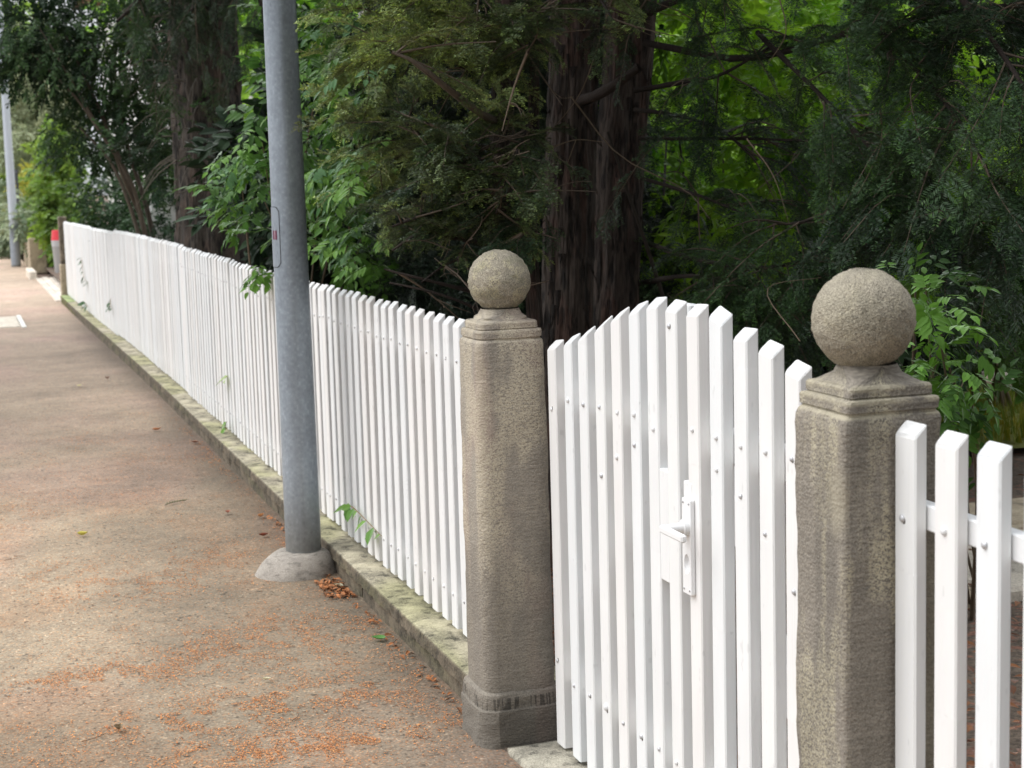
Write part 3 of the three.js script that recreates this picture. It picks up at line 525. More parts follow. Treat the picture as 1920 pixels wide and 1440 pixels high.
// a limb: curve with its tube; twigs and sprays grow from it
class Tree {
  constructor(g, seed) { this.g = g; this.r = RNG(seed); this.twigs = []; this.mats = []; this.cols = []; }
  limb(pts, r0, r1, opt = {}) {
    const v = pts.map(A), cv = new THREE.CatmullRomCurve3(v);
    const g = tube(v, r0, r1, 7, 14, [1, 1, 1], 0.5, Math.floor(this.r() * 99));
    part('branch', g, opt.mat || boughBark, this.g);
    this.dress(cv, opt); return cv;
  }
  dress(cv, { twigs = 14, from = 0.2, len = [0.25, 0.6], sprays = 5, size = [0.8, 1.3], droop = 0.35, hue, bare = 0, out = null, spread = 0.9 } = {}) {
    const r = this.r;
    for (let k = 0; k < twigs + bare; k++) {
      const isBare = k >= twigs, t = from + (1 - from) * (k < twigs ? (k + r()) / twigs : r()), o = cv.getPoint(Math.min(1, t)), tg = cv.getTangent(Math.min(1, t));
      const d = tg.clone().multiplyScalar(0.55).add(rdir(r).multiplyScalar(spread)); d.y = d.y * 0.6 - (isBare ? 0 : droop * 0.4); if (out) d.addScaledVector(out, 0.5); d.normalize();
      const L = mix(len[0], len[1], r()) * (isBare ? 1.1 : 1);
      const p1 = o.clone().addScaledVector(d, L * 0.5).add(rdir(r).multiplyScalar(L * 0.08)), p2 = o.clone().addScaledVector(d, L).add(V(0, -droop * L * (isBare ? 0.4 : 0.9), 0)).add(rdir(r).multiplyScalar(L * 0.12));
      if (p2.x < 1.42 || p2.x < 1.74 && (p2.y < 1.5 || isBare)) continue;
      const g0 = isBare ? 0.07 + 0.20 * r() * r() : 0.07 + 0.06 * r();
      this.twigs.push(tube([o, p1, p2], isBare ? 0.0036 + 0.003 * r() : 0.0045, 0.0015, 4, 6, [g0 * 1.15, g0 * 0.86, g0 * 0.62]));
      if (isBare) {
        const mcv = new THREE.CatmullRomCurve3([o, p1, p2]);
        for (let q = 0; q < 2; q++) { const c = mcv.getPoint(0.3 + 0.5 * r()), e = c.clone().addScaledVector(d, 0.3 * L * (0.3 + 0.7 * r())).add(rdir(r).multiplyScalar(0.25 * L)); this.twigs.push(tube([c, c.clone().lerp(e, 0.5).add(rdir(r).multiplyScalar(0.02)), e], 0.0024, 0.001, 3, 4, [g0 * 1.15, g0 * 0.86, g0 * 0.62])); }
        continue;
      }
      const tcv = new THREE.CatmullRomCurve3([o, p1, p2]), n = Math.round(sprays * (0.7 + 0.6 * r()));
      for (let q = 0; q < n; q++) {
        const w = 0.12 + 0.88 * (q + r() * 0.6) / n, c = tcv.getPoint(Math.min(1, w)), td = tcv.getTangent(Math.min(1, w)), sd = new THREE.Vector3().crossVectors(td, V(0, 1, 0)).normalize().multiplyScalar(q % 2 ? 1 : -1);
        const dd = td.clone().multiplyScalar(0.6 + 0.5 * w).addScaledVector(sd, 0.8 * (1 - 0.6 * w)).add(rdir(r).multiplyScalar(0.3)).add(V(0, -droop * (0.3 + 0.7 * r()), 0)).normalize();
        if (c.x < 1.78 && c.y < 1.42) continue;
        this.mats.push(M4(c, dd, V((r() - 0.5) * 0.5, 1, (r() - 0.5) * 0.5), mix(size[0], size[1], r()), (r() - 0.5) * 0.7));
        this.cols.push(hue(c, r, noise3(c.x * 2.2, c.y * 2.2, c.z * 2.2, 7)));
      }
    }
  }
  add(set) { this.mats.push(...set.mats); this.cols.push(...set.cols); }
  finish(geos, mat, tw = twigMat) {
    if (this.twigs.length) stuff(part('twigs', merge(this.twigs), tw, this.g));
    if (this.mats.length) foliage(this.g, geos, mat, this);
  }
}

const paleBark = std({ color: C(0.10, 0.078, 0.056), roughness: 1, bumpMap: grain, bumpScale: 0.006 });
// ---------------------------------------------------------------- the yews
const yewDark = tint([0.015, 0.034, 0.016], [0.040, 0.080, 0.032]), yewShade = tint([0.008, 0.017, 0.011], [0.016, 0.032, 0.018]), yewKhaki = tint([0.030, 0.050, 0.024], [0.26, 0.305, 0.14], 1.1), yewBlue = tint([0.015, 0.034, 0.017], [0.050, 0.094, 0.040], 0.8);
{
  const g = thing('yew_tree', 'big yew with two reddish brown trunks behind the white gate, dark boughs reaching right', 'yew tree', [2.839, 0, -7.613]);
  const o = g.position.clone(); g.position.set(0, 0, 0);
  const T1 = [[2.456, 0.403, -6.758], [2.508, 1.091, -6.834], [2.565, 1.779, -6.908], [2.632, 2.467, -6.978], [2.83, 4.569, -7.303]], T2 = [[2.743, 0.325, -7.078], [2.842, 1.049, -7.143], [2.921, 1.774, -7.215], [3.017, 2.499, -7.281], [3.311, 4.712, -7.589]];
  T1.unshift([T1[0][0], -0.1, T1[0][2]]); T2.unshift([T2[0][0], -0.1, T2[0][2]]);
  part('trunk', trunkGeo(T1, [0.125, 0.108, 0.104, 0.104, 0.108, 0.09], 0.45, 201), yewBark, g);
  part('trunk', trunkGeo(T2, [0.12, 0.104, 0.102, 0.10, 0.10, 0.08], 0.5, 211), yewBark, g);
  part('bark_strips', mergeGeometries([barkStrips(T1, 0.108, 300, 5), barkStrips(T2, 0.104, 300, 6)]), yewBark, g).userData.kind = 'stuff';
  const t = new Tree(g, 31);
  t.limb([[2.585, 2.026, -6.829], [2.623, 2.058, -6.661], [2.662, 2.099, -6.548], [2.715, 2.147, -6.484]], 0.024, 0.019, { twigs: 0 });
  const o1 = { twigs: 12, sprays: 8, len: [0.2, 0.5], hue: yewDark, droop: 0.35, bare: 2, size: [0.8, 1.35] }, o2 = { ...o1, hue: yewBlue, size: [0.95, 1.5] };
  t.limb([[2.887, 2.074, -6.948], [2.986, 2.095, -6.6], [3.028, 2.107, -6.376], [3.129, 2.197, -6.142]], 0.012, 0.005, { ...o1, from: 0.4, twigs: 8 });
  t.limb([[2.92, 1.996, -7.033], [2.995, 1.962, -6.791], [3.09, 1.895, -6.539], [3.15, 1.756, -6.288]], 0.010, 0.004, { ...o1, from: 0.4, twigs: 8 });
  t.limb([[2.945, 2.282, -6.957], [3.136, 2.17, -6.349], [3.301, 2.229, -5.772], [3.402, 2.255, -5.212], [3.501, 2.257, -4.861]], 0.014, 0.006, { ...o1, from: 0.35, twigs: 20 });
  t.limb([[2.931, 2.399, -6.977], [3.156, 2.526, -6.284], [3.287, 2.445, -5.593], [3.401, 2.277, -4.897]], 0.02, 0.007, { ...o2, from: 0.3, twigs: 18 });
  t.limb([[2.895, 1.864, -6.917], [3.16, 1.846, -6.403], [3.296, 1.827, -5.931], [3.353, 1.864, -5.705]], 0.008, 0.004, { ...o1, from: 0.3, twigs: 12 });
  t.limb([[2.862, 1.702, -6.906], [2.975, 1.609, -6.432], [3.076, 1.505, -5.96], [3.128, 1.55, -5.631]], 0.008, 0.004, { ...o1, from: 0.3, twigs: 16 });
  t.limb([[3.136, 2.411, -5.638], [3.181, 2.131, -5.268], [3.231, 1.916, -5.01], [3.235, 1.682, -4.765]], 0.012, 0.004, { ...o2, from: 0.1, twigs: 22, len: [0.2, 0.5] });
  t.limb([[3.285, 2.394, -5.163], [3.309, 2.157, -4.911], [3.307, 1.935, -4.669], [3.33, 1.762, -4.532]], 0.012, 0.004, { ...o2, from: 0.1, twigs: 20, len: [0.2, 0.5] });
  t.limb([[3.139, 2.269, -6.255], [3.169, 1.991, -5.783], [3.207, 1.743, -5.419], [3.229, 1.517, -5.169]], 0.012, 0.004, { ...o2, from: 0.25, twigs: 20, len: [0.2, 0.5] });
  t.limb([[3.06, 1.4, -7.331], [2.958, 1.345, -6.402], [3.045, 1.339, -5.948], [3.149, 1.407, -5.711]], 0.012, 0.004, { ...o1, from: 0.35, twigs: 14 });
  t.limb([[3.046, 1.201, -7.309], [2.953, 1.279, -6.395], [3.017, 1.216, -5.941], [3.074, 1.147, -5.7]], 0.012, 0.004, { ...o1, from: 0.3, twigs: 14 });
  t.limb([[3.185, 1.686, -5.419], [3.234, 1.591, -5.177], [3.276, 1.556, -4.947], [3.346, 1.61, -4.718]], 0.010, 0.004, { ...o2, from: 0.0, twigs: 16 });
  t.limb([[2.604, 2.411, -6.874], [2.533, 2.469, -6.587], [2.461, 2.416, -6.285], [2.437, 2.294, -6.064]], 0.012, 0.004, { ...o1, from: 0.3, twigs: 3, hue: yewKhaki, len: [0.12, 0.22], bare: 5 });
  t.limb([[2.62, 2.32, -6.857], [2.684, 2.552, -6.549], [2.789, 2.545, -6.301], [2.919, 2.424, -6.136]], 0.012, 0.004, { ...o1, from: 0.5, twigs: 7, bare: 5 });
  // thin hanging and crossing bare twigs
  const bare = (a, r0 = 0.004) => t.twigs.push(tube(a.map(A), r0, 0.0012, 4, 10, [0.17, 0.125, 0.085]));
  bare([[2.52, 2.415, -6.265], [2.447, 2.209, -6.262], [2.401, 2.028, -6.359], [2.293, 1.865, -6.478]]); bare([[2.242, 1.824, -6.277], [2.344, 1.854, -6.248], [2.443, 1.843, -6.214]], 0.003); bare([[2.344, 1.854, -6.248], [2.301, 1.752, -6.248]], 0.002);
  bare([[2.406, 2.033, -6.464], [2.574, 1.793, -6.376], [2.789, 1.637, -6.179], [2.82, 1.533, -6.048]], 0.0035); bare([[2.844, 1.836, -5.763], [2.883, 1.696, -5.625], [2.927, 1.519, -5.587]], 0.0035); bare([[2.252, 2.264, -6.333], [2.372, 2.278, -6.296], [2.532, 2.285, -6.244]], 0.003);
  bare([[2.945, 2.358, -5.694], [2.962, 2.22, -5.67], [2.938, 2.111, -5.769]], 0.003); bare([[2.794, 1.121, -5.258], [2.791, 1.294, -5.495], [2.977, 1.327, -5.438]], 0.003); bare([[3.114, 1.929, -5.262], [3.109, 1.799, -5.246], [3.054, 1.595, -5.343], [3.013, 1.521, -5.347]], 0.0035);
  t.add(clumps([[4.3, 1.9, -5.9, 0.6, 0.7, 0.7, 300, 0.48], [3.3, 1.2, -6.6, 0.5, 0.35, 0.9, 160, 0.48]], 33, { hue: yewDark, droop: 0.5, size: [0.9, 1.4] }));
  t.finish(yewGeo, needle);
  foliage(g, yewGeo, needle, clumps([[2.7, 4.6, -6.9, 2.0, 1.6, 2.6, 2600, 0.3], [3.9, 4.0, -5.6, 1.7, 1.2, 2.0, 1500, 0.3], [2.6, 6.4, -7.2, 1.5, 1.4, 1.9, 1200, 0.3]], 34, { hue: yewDark, size: [2.2, 3.4], droop: 0.3, keep: (p) => p.y > 3.25 }), 'upper_foliage');
}
{
  const g = thing('yew_tree', 'twiggy khaki yew with a slim reddish trunk behind the far stone pillar', 'yew tree', [0, 0, 0]);
  const T1 = [[2.048, 0.502, -6.375], [2.087, 1.143, -6.449], [2.123, 1.785, -6.523], [2.182, 2.425, -6.59], [2.32, 3.953, -6.857]]; T1.unshift([T1[0][0], -0.1, T1[0][2]]);
  part('trunk', trunkGeo(T1, [0.06, 0.05, 0.045, 0.042, 0.042, 0.03], 0.5, 221, 40, 90), yewBark, g);
  const T2 = [[2.144, 1.116, -6.214], [2.151, 1.532, -6.268], [2.19, 1.925, -6.308], [2.217, 2.278, -6.347], [2.271, 3.024, -6.43]];
  part('trunk', trunkGeo(T2, [0.026, 0.024, 0.02, 0.018, 0.016], 0.5, 231, 24, 60), yewBark, g);
  const t = new Tree(g, 41), K = { twigs: 15, sprays: 8, len: [0.14, 0.36], hue: yewKhaki, droop: 0.1, bare: 9, size: [0.6, 1.1], from: 0.12 };
  t.limb([[2.08, 1.918, -6.343], [1.825, 1.966, -5.903], [1.648, 2.064, -5.762], [1.551, 2.134, -5.75], [1.491, 2.162, -5.774]], 0.016, 0.006, { ...K, mat: paleBark, from: 0.7, twigs: 7 });
  t.limb([[2.133, 2.099, -6.456], [1.898, 2.155, -6.329], [1.739, 2.234, -6.285], [1.609, 2.245, -6.224]], 0.014, 0.005, K);
  t.limb([[2.085, 1.554, -6.292], [1.86, 1.726, -6.177], [1.689, 1.879, -6.148], [1.599, 1.961, -6.188]], 0.014, 0.004, K);
  t.limb([[2.1, 1.594, -6.399], [1.812, 1.597, -6.175], [1.65, 1.577, -6.12], [1.562, 1.546, -6.145]], 0.012, 0.004, K);
  t.limb([[2.084, 1.426, -6.381], [1.806, 1.496, -6.164], [1.645, 1.51, -6.112], [1.556, 1.457, -6.135]], 0.012, 0.004, K);
  t.limb([[2.146, 2.289, -6.478], [1.911, 2.36, -6.352], [1.695, 2.436, -6.327], [1.566, 2.472, -6.48]], 0.014, 0.005, { ...K, twigs: 24 });
  t.limb([[2.14, 2.205, -6.468], [1.904, 2.296, -6.558], [1.724, 2.322, -6.621], [1.601, 2.249, -6.757]], 0.012, 0.005, { ...K, twigs: 22 });
  t.limb([[2.126, 1.827, -6.528], [1.923, 1.855, -6.598], [1.779, 1.838, -6.644], [1.65, 1.756, -6.675]], 0.012, 0.004, K);
  t.limb([[2.088, 1.741, -6.317], [1.891, 1.784, -6.069], [1.792, 1.864, -6.006], [1.657, 1.923, -5.952]], 0.010, 0.004, K);
  t.limb([[2.205, 2.154, -6.334], [2.037, 2.256, -6.085], [1.951, 2.289, -6.011], [1.825, 2.244, -5.94]], 0.008, 0.003, { ...K, twigs: 14 });
  t.limb([[2.194, 1.988, -6.315], [2.048, 1.859, -6.027], [1.951, 1.723, -5.935], [1.904, 1.587, -5.932]], 0.008, 0.003, { ...K, twigs: 14, len: [0.12, 0.3] });
  t.limb([[2.217, 2.278, -6.347], [2.171, 2.342, -6.158], [2.083, 2.304, -5.97], [2.022, 2.162, -5.865]], 0.007, 0.003, { ...K, twigs: 12, len: [0.12, 0.3] });
  t.limb([[2.18, 1.78, -6.292], [2.087, 1.659, -6.094], [2.027, 1.542, -5.992], [1.996, 1.428, -5.88]], 0.006, 0.002, { ...K, twigs: 9, len: [0.1, 0.22], hue: yewDark });
  // bare lower boughs above the fence
  const B = { ...K, twigs: 3, bare: 14, len: [0.2, 0.4], hue: yewDark, from: 0.1 };
  t.limb([[2.072, 1.236, -6.36], [1.841, 1.297, -6.232], [1.661, 1.349, -6.192], [1.548, 1.383, -6.234]], 0.010, 0.003, B);
  t.limb([[2.069, 1.131, -6.347], [1.875, 1.231, -6.212], [1.696, 1.298, -6.173], [1.563, 1.332, -6.221]], 0.009, 0.003, B);
  t.limb([[2.08, 1.363, -6.374], [1.888, 1.419, -6.233], [1.76, 1.387, -6.164], [1.653, 1.335, -6.087]], 0.009, 0.003, B);
  t.limb([[2.11, 1.509, -6.384], [1.936, 1.561, -6.236], [1.82, 1.707, -6.188], [1.759, 1.788, -6.113]], 0.013, 0.005, { ...B, twigs: 6 });
  t.add(clumps([[[1.697, 2.293, -6.519].slice(0, 3), 0.35, 0.3, 0.35, 230, 0.5].flat(), [[1.818, 2.281, -6.372].slice(0, 3), 0.22, 0.22, 0.25, 160, 0.52].flat(), [[1.654, 1.881, -6.584].slice(0, 3), 0.26, 0.35, 0.3, 220, 0.54].flat(), [[1.772, 1.626, -6.405].slice(0, 3), 0.3, 0.25, 0.3, 200, 0.53].flat(), [[1.592, 1.5, -6.659].slice(0, 3), 0.2, 0.18, 0.25, 110, 0.53].flat(), [[1.948, 1.783, -6.05].slice(0, 3), 0.14, 0.35, 0.15, 170, 0.5].flat()], 45, { hue: yewKhaki, size: [0.6, 1.15], droop: 0.15, gapScale: 5, keep: (p) => p.x > 1.74 || p.y > 1.6 }));
  t.finish(yewGeo, needle);
  foliage(g, yewGeo, needle, clumps([[1.95, 4.0, -6.9, 1.5, 1.3, 2.2, 1300, 0.3], [1.9, 2.75, -7.3, 0.75, 0.45, 1.3, 500, 0.35], [1.5, 4.6, -5.5, 1.3, 1.0, 1.4, 600, 0.32]], 44, { hue: yewDark, size: [1.8, 2.8], droop: 0.3, keep: (p) => p.y > 3.1 }), 'upper_foliage');
}
// dark yew hedge mass standing further back, closing the view low down
{
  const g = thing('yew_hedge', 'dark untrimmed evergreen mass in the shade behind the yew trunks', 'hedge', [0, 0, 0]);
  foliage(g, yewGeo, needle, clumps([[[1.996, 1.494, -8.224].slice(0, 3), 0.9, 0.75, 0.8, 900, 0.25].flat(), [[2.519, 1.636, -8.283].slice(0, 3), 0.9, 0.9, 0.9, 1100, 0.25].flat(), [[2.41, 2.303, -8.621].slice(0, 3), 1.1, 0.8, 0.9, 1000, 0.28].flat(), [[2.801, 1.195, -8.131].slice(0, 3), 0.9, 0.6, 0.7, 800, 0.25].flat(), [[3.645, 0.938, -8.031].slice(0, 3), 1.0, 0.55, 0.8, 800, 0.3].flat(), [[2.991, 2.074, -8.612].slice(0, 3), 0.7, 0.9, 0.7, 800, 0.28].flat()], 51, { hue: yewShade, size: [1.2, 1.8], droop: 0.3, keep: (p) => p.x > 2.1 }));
  const s = []; const r = RNG(8); for (let k = 0; k < 26; k++) { const x = 2.3 + 2.6 * r(), z = -9.2 + 2.2 * r(); s.push(tube([V(x, -0.05, z), V(x + (r() - 0.5) * 0.3, 0.8, z + (r() - 0.5) * 0.3), V(x + (r() - 0.5) * 0.7, 1.9, z + (r() - 0.5) * 0.6)], 0.02, 0.006, 5, 8, [0.035, 0.027, 0.02])); }
  stuff(part('stems', merge(s), twigMat, g));
}
// ---------------------------------------------------------------- broadleaved shrubs and trees
function shrub(name, label, category, base, stems, list, seed, geos, mat, hue, opt = {}, group) {
  const g = thing(name, label, category, [0, 0, 0], group), r = RNG(seed), b = A(base);
  const w = [];
  for (let k = 0; k < stems; k++) { const e = list[k % list.length], tp = V(e[0] + (r() - 0.5) * e[3] * 1.3, e[1] + (r() - 0.3) * e[4], e[2] + (r() - 0.5) * e[5] * 1.3), c = b.clone().add(V((r() - 0.5) * (opt.foot ?? 0.35), -0.05, (r() - 0.5) * (opt.foot ?? 0.35))); w.push(tube([c, c.clone().lerp(tp, 0.5).add(V((r() - 0.5) * 0.2, 0.12, (r() - 0.5) * 0.2)), tp], (opt.stem ?? 0.014) * (0.7 + 0.6 * r()), 0.003, 5, 8, opt.bark ?? [0.13, 0.10, 0.065])); }
  if (w.length) stuff(part('stems', merge(w), twigMat, g));
  foliage(g, geos, mat, clumps(list, seed, { hue, ...opt }));
  return g;
}
const fresh = leafMat(1, 1, 1, 0.5), waxy = leafMat(1, 1, 1, 0.25);
const limeHue = tint([0.12, 0.28, 0.018], [0.36, 0.58, 0.045], 0.5), greenHue = tint([0.045, 0.12, 0.022], [0.11, 0.24, 0.04], 0.45), deepHue = tint([0.022, 0.055, 0.02], [0.05, 0.11, 0.03], 0.4);
// young box elder by the lamp post: its nearest leaves are parts of their own
{
  const g = shrub('box_elder_shrub', 'fresh green shrub with divided leaves leaning over the fence behind the lamp post', 'shrub', [2.207, 0, -11.526], 14,
    [[[1.631, 1.456, -9.187].slice(0, 3), 0.35, 0.45, 0.4, 70, 0.3].flat(), [[1.809, 1.467, -8.494].slice(0, 3), 0.45, 0.35, 0.35, 110, 0.3].flat(), [[1.916, 2.041, -8.748].slice(0, 3), 0.4, 0.5, 0.4, 170, 0.34].flat(), [[2.021, 2.49, -8.88].slice(0, 3), 0.45, 0.4, 0.4, 130, 0.36].flat(), [[1.758, 1.98, -9.428].slice(0, 3), 0.3, 0.35, 0.4, 70, 0.4].flat()],
    61, compGeo, fresh, greenHue, { size: [0.7, 1.15], gapScale: 3, foot: 0.3 });
  const r = RNG(62), leafM = [[0.07, 0.17, 0.03], [0.14, 0.30, 0.04], [0.15, 0.31, 0.05], [0.10, 0.22, 0.09]].map((c) => leafMat(...c, 0.45));
  const spots = [[[1.821, 1.76, -7.892], 0.15, 24], [[1.821, 1.813, -8.112], 0.18, 22], [[1.797, 1.685, -8.209], 0.16, 18], [[1.502, 1.692, -9.049], 0.16, 22], [[1.416, 1.624, -9.068], 0.12, 10], [[1.6, 1.834, -9.248], 0.2, 18], [[1.784, 1.44, -8.074], 0.12, 8], [[1.773, 1.5, -8.298], 0.14, 9], [[1.806, 2.139, -8.479], 0.22, 18], [[1.917, 2.21, -8.346], 0.2, 20], [[1.897, 1.807, -7.768], 0.14, 10], [[1.603, 1.25, -8.957], 0.06, 6], [[1.556, 1.229, -9.022], 0.05, 4], [[1.942, 2.196, -7.487], 0.07, 5], [[1.814, 2.334, -8.609], 0.2, 16], [[1.87, 1.406, -7.829], 0.12, 8], [[1.988, 2.525, -8.365], 0.22, 20], [[1.956, 1.99, -8.091], 0.16, 12], [[1.559, 1.737, -6.649], 0.11, 13], [[1.576, 1.585, -6.782], 0.08, 8], [[1.605, 2.057, -6.73], 0.12, 10], [[1.517, 2.152, -6.241], 0.1, 6], [[1.574, 1.498, -6.771], 0.07, 4]];
  for (const [c, rad, n] of spots) for (let k = 0; k < n; k++) {
    const d = rdir(r), p = A(c).addScaledVector(d, rad * Math.cbrt(r())), dir = V(-0.55 + 0.9 * (r() - 0.5), -0.25 + 0.35 * (r() - 0.5), 0.35 + 1.2 * (r() - 0.5)).normalize();
    const m = part('leaf', compGeo[k % 3], leafM[Math.floor(r() * 4)], g); m.applyMatrix4(M4(p, dir, V((r() - 0.5) * 0.5, 1, (r() - 0.5) * 0.5), 0.5 + 0.42 * r(), (r() - 0.5) * 0.5));
  }
}
shrub('broadleaf_tree', 'sunlit bright green broadleaf tree glowing through the boughs right of the yew trunks', 'tree', [4.53, -0, -8.868], 9,
  [[[4.543, 2.263, -9.719].slice(0, 3), 1.0, 0.9, 0.8, 567, 0.44].flat(), [[5.296, 2.361, -9.804].slice(0, 3), 1.0, 0.9, 0.9, 648, 0.44].flat(), [[4.51, 1.668, -9.437].slice(0, 3), 0.8, 0.6, 0.7, 513, 0.4].flat(), [[5.362, 1.743, -9.38].slice(0, 3), 0.9, 0.7, 0.7, 567, 0.4].flat(), [[4.253, 1.225, -9.356].slice(0, 3), 0.8, 0.5, 0.6, 260, 0.42].flat(), [[4.959, 1.164, -9.328].slice(0, 3), 0.8, 0.5, 0.6, 280, 0.42].flat(), [[5.225, 3.313, -10.167].slice(0, 3), 1.6, 0.9, 1.0, 420, 0.44].flat(), [[5.598, 1.887, -8.791].slice(0, 3), 0.7, 0.6, 0.5, 240, 0.46].flat(), [[5.6, 1.361, -8.295].slice(0, 3), 0.5, 0.5, 0.5, 200, 0.46].flat(), [[5.414, 2.508, -9.148].slice(0, 3), 0.7, 0.5, 0.5, 260, 0.44].flat(), [[3.603, 2.338, -7.704].slice(0, 3), 0.5, 0.3, 0.3, 130, 0.48].flat(), [[3.902, 1.908, -7.441].slice(0, 3), 0.5, 0.4, 0.3, 150, 0.48].flat(), [[4.154, 2.045, -7.165].slice(0, 3), 0.35, 0.4, 0.3, 120, 0.48].flat(), [[3.592, 1.424, -7.584].slice(0, 3), 0.4, 0.3, 0.3, 120, 0.48].flat(), [[4.25, 1.415, -6.942].slice(0, 3), 0.3, 0.3, 0.3, 130, 0.46].flat(), [[4.452, 1.731, -6.812].slice(0, 3), 0.3, 0.4, 0.3, 110, 0.46].flat()],
  71, broadGeo, fresh, limeHue, { keep: (p) => p.z < -6.4, size: [0.7, 1.25], droop: 0.3, stem: 0.05, foot: 0.5 });
shrub('broadleaf_tree', 'dark broadleaf tree filling the depth behind the sunlit green one', 'tree', [5.244, 0, -9.877], 7,
  [[[5.284, 1.985, -12.091].slice(0, 3), 1.4, 1.6, 0.8, 900, 0.2].flat(), [[6.457, 1.951, -11.702].slice(0, 3), 1.4, 1.7, 0.8, 1000, 0.2].flat(), [[7.442, 2.046, -11.391].slice(0, 3), 1.3, 1.4, 0.8, 800, 0.25].flat(), [[5.376, 0.748, -11.364].slice(0, 3), 1.5, 0.6, 0.7, 600, 0.2].flat(), [[3.958, 0.999, -8.574].slice(0, 3), 0.8, 0.45, 0.4, 420, 0.2].flat(), [[4.265, 0.847, -8.028].slice(0, 3), 0.7, 0.4, 0.4, 360, 0.2].flat(), [[2.586, 1.726, -10.608].slice(0, 3), 1.0, 0.9, 0.5, 700, 0.15].flat(), [[3.156, 1.408, -10.166].slice(0, 3), 0.9, 0.7, 0.5, 600, 0.15].flat(), [[3.48, 1.151, -9.6].slice(0, 3), 0.8, 0.6, 0.5, 500, 0.15].flat(), [[3.514, 2.497, -10.619].slice(0, 3), 1.0, 0.8, 0.5, 600, 0.2].flat(), [[6.514, 0.872, -11.007].slice(0, 3), 1.2, 0.8, 0.7, 600, 0.25].flat()],
  72, broadGeo, waxy, tint([0.012, 0.03, 0.012], [0.035, 0.08, 0.022], 0.5), { size: [1.5, 2.3], stem: 0.07, foot: 0.9 });
shrub('broadleaf_tree', 'pale yellow-green sunlit tree high in the upper right corner', 'tree', [7.504, 0, -11.846], 5,
  [[[8.663, 3.223, -13.271].slice(0, 3), 1.8, 0.5, 1.0, 700, 0.3].flat(), [[9.076, 2.644, -13.057].slice(0, 3), 1.0, 0.7, 0.8, 400, 0.4].flat(), [[9.561, 4.521, -14.212].slice(0, 3), 2.4, 1.2, 1.4, 800, 0.3].flat()],
  73, broadGeo, fresh, tint([0.20, 0.24, 0.05], [0.36, 0.38, 0.12]), { size: [1.3, 2.0], stem: 0.08 });
shrub('leafy_shrub', 'low bright shrub with pointed leaves just behind the ball of the near pillar', 'shrub', [3.591, 0, -5.475], 9,
  [[[2.717, 1.144, -4.332].slice(0, 3), 0.09, 0.22, 0.22, 80, 0.36].flat(), [[2.808, 1.047, -4.289].slice(0, 3), 0.08, 0.08, 0.15, 24, 0.36].flat(), [[2.825, 1.349, -4.536].slice(0, 3), 0.12, 0.06, 0.2, 26, 0.35].flat(), [[2.699, 0.877, -4.302].slice(0, 3), 0.12, 0.3, 0.25, 40, 0.3].flat()],
  74, compGeo, fresh, tint([0.035, 0.10, 0.014], [0.13, 0.30, 0.03], 0.5), { size: [0.4, 0.7], gapScale: 4, stem: 0.008, droop: 0.2 });
shrub('leafy_shrub', 'dark glossy shrub in the garden at the right edge of the picture', 'shrub', [6.749, 0, -9.728], 8,
  [[[5.71, 1.267, -8.247].slice(0, 3), 0.45, 0.5, 0.5, 420, 0.36].flat(), [[5.18, 1.064, -7.969].slice(0, 3), 0.35, 0.35, 0.4, 260, 0.36].flat(), [[5.652, 1.079, -7.816].slice(0, 3), 0.5, 0.5, 0.5, 320, 0.34].flat()],
  75, broadGeo, fresh, greenHue, { size: [0.9, 1.4], stem: 0.02 });
shrub('ground_shrub', 'small grey-green bush beside the garden path behind the short fence', 'shrub', [7.538, -0, -10.869], 5,
  [[[6.876, 0.29, -9.854].slice(0, 3), 0.4, 0.22, 0.3, 240, 0.3].flat(), [[6.639, 0.407, -9.948].slice(0, 3), 0.35, 0.2, 0.3, 180, 0.3].flat()],
  76, smallGeo, waxy, tint([0.06, 0.12, 0.07], [0.13, 0.2, 0.12]), { size: [1.0, 1.6], stem: 0.008 });
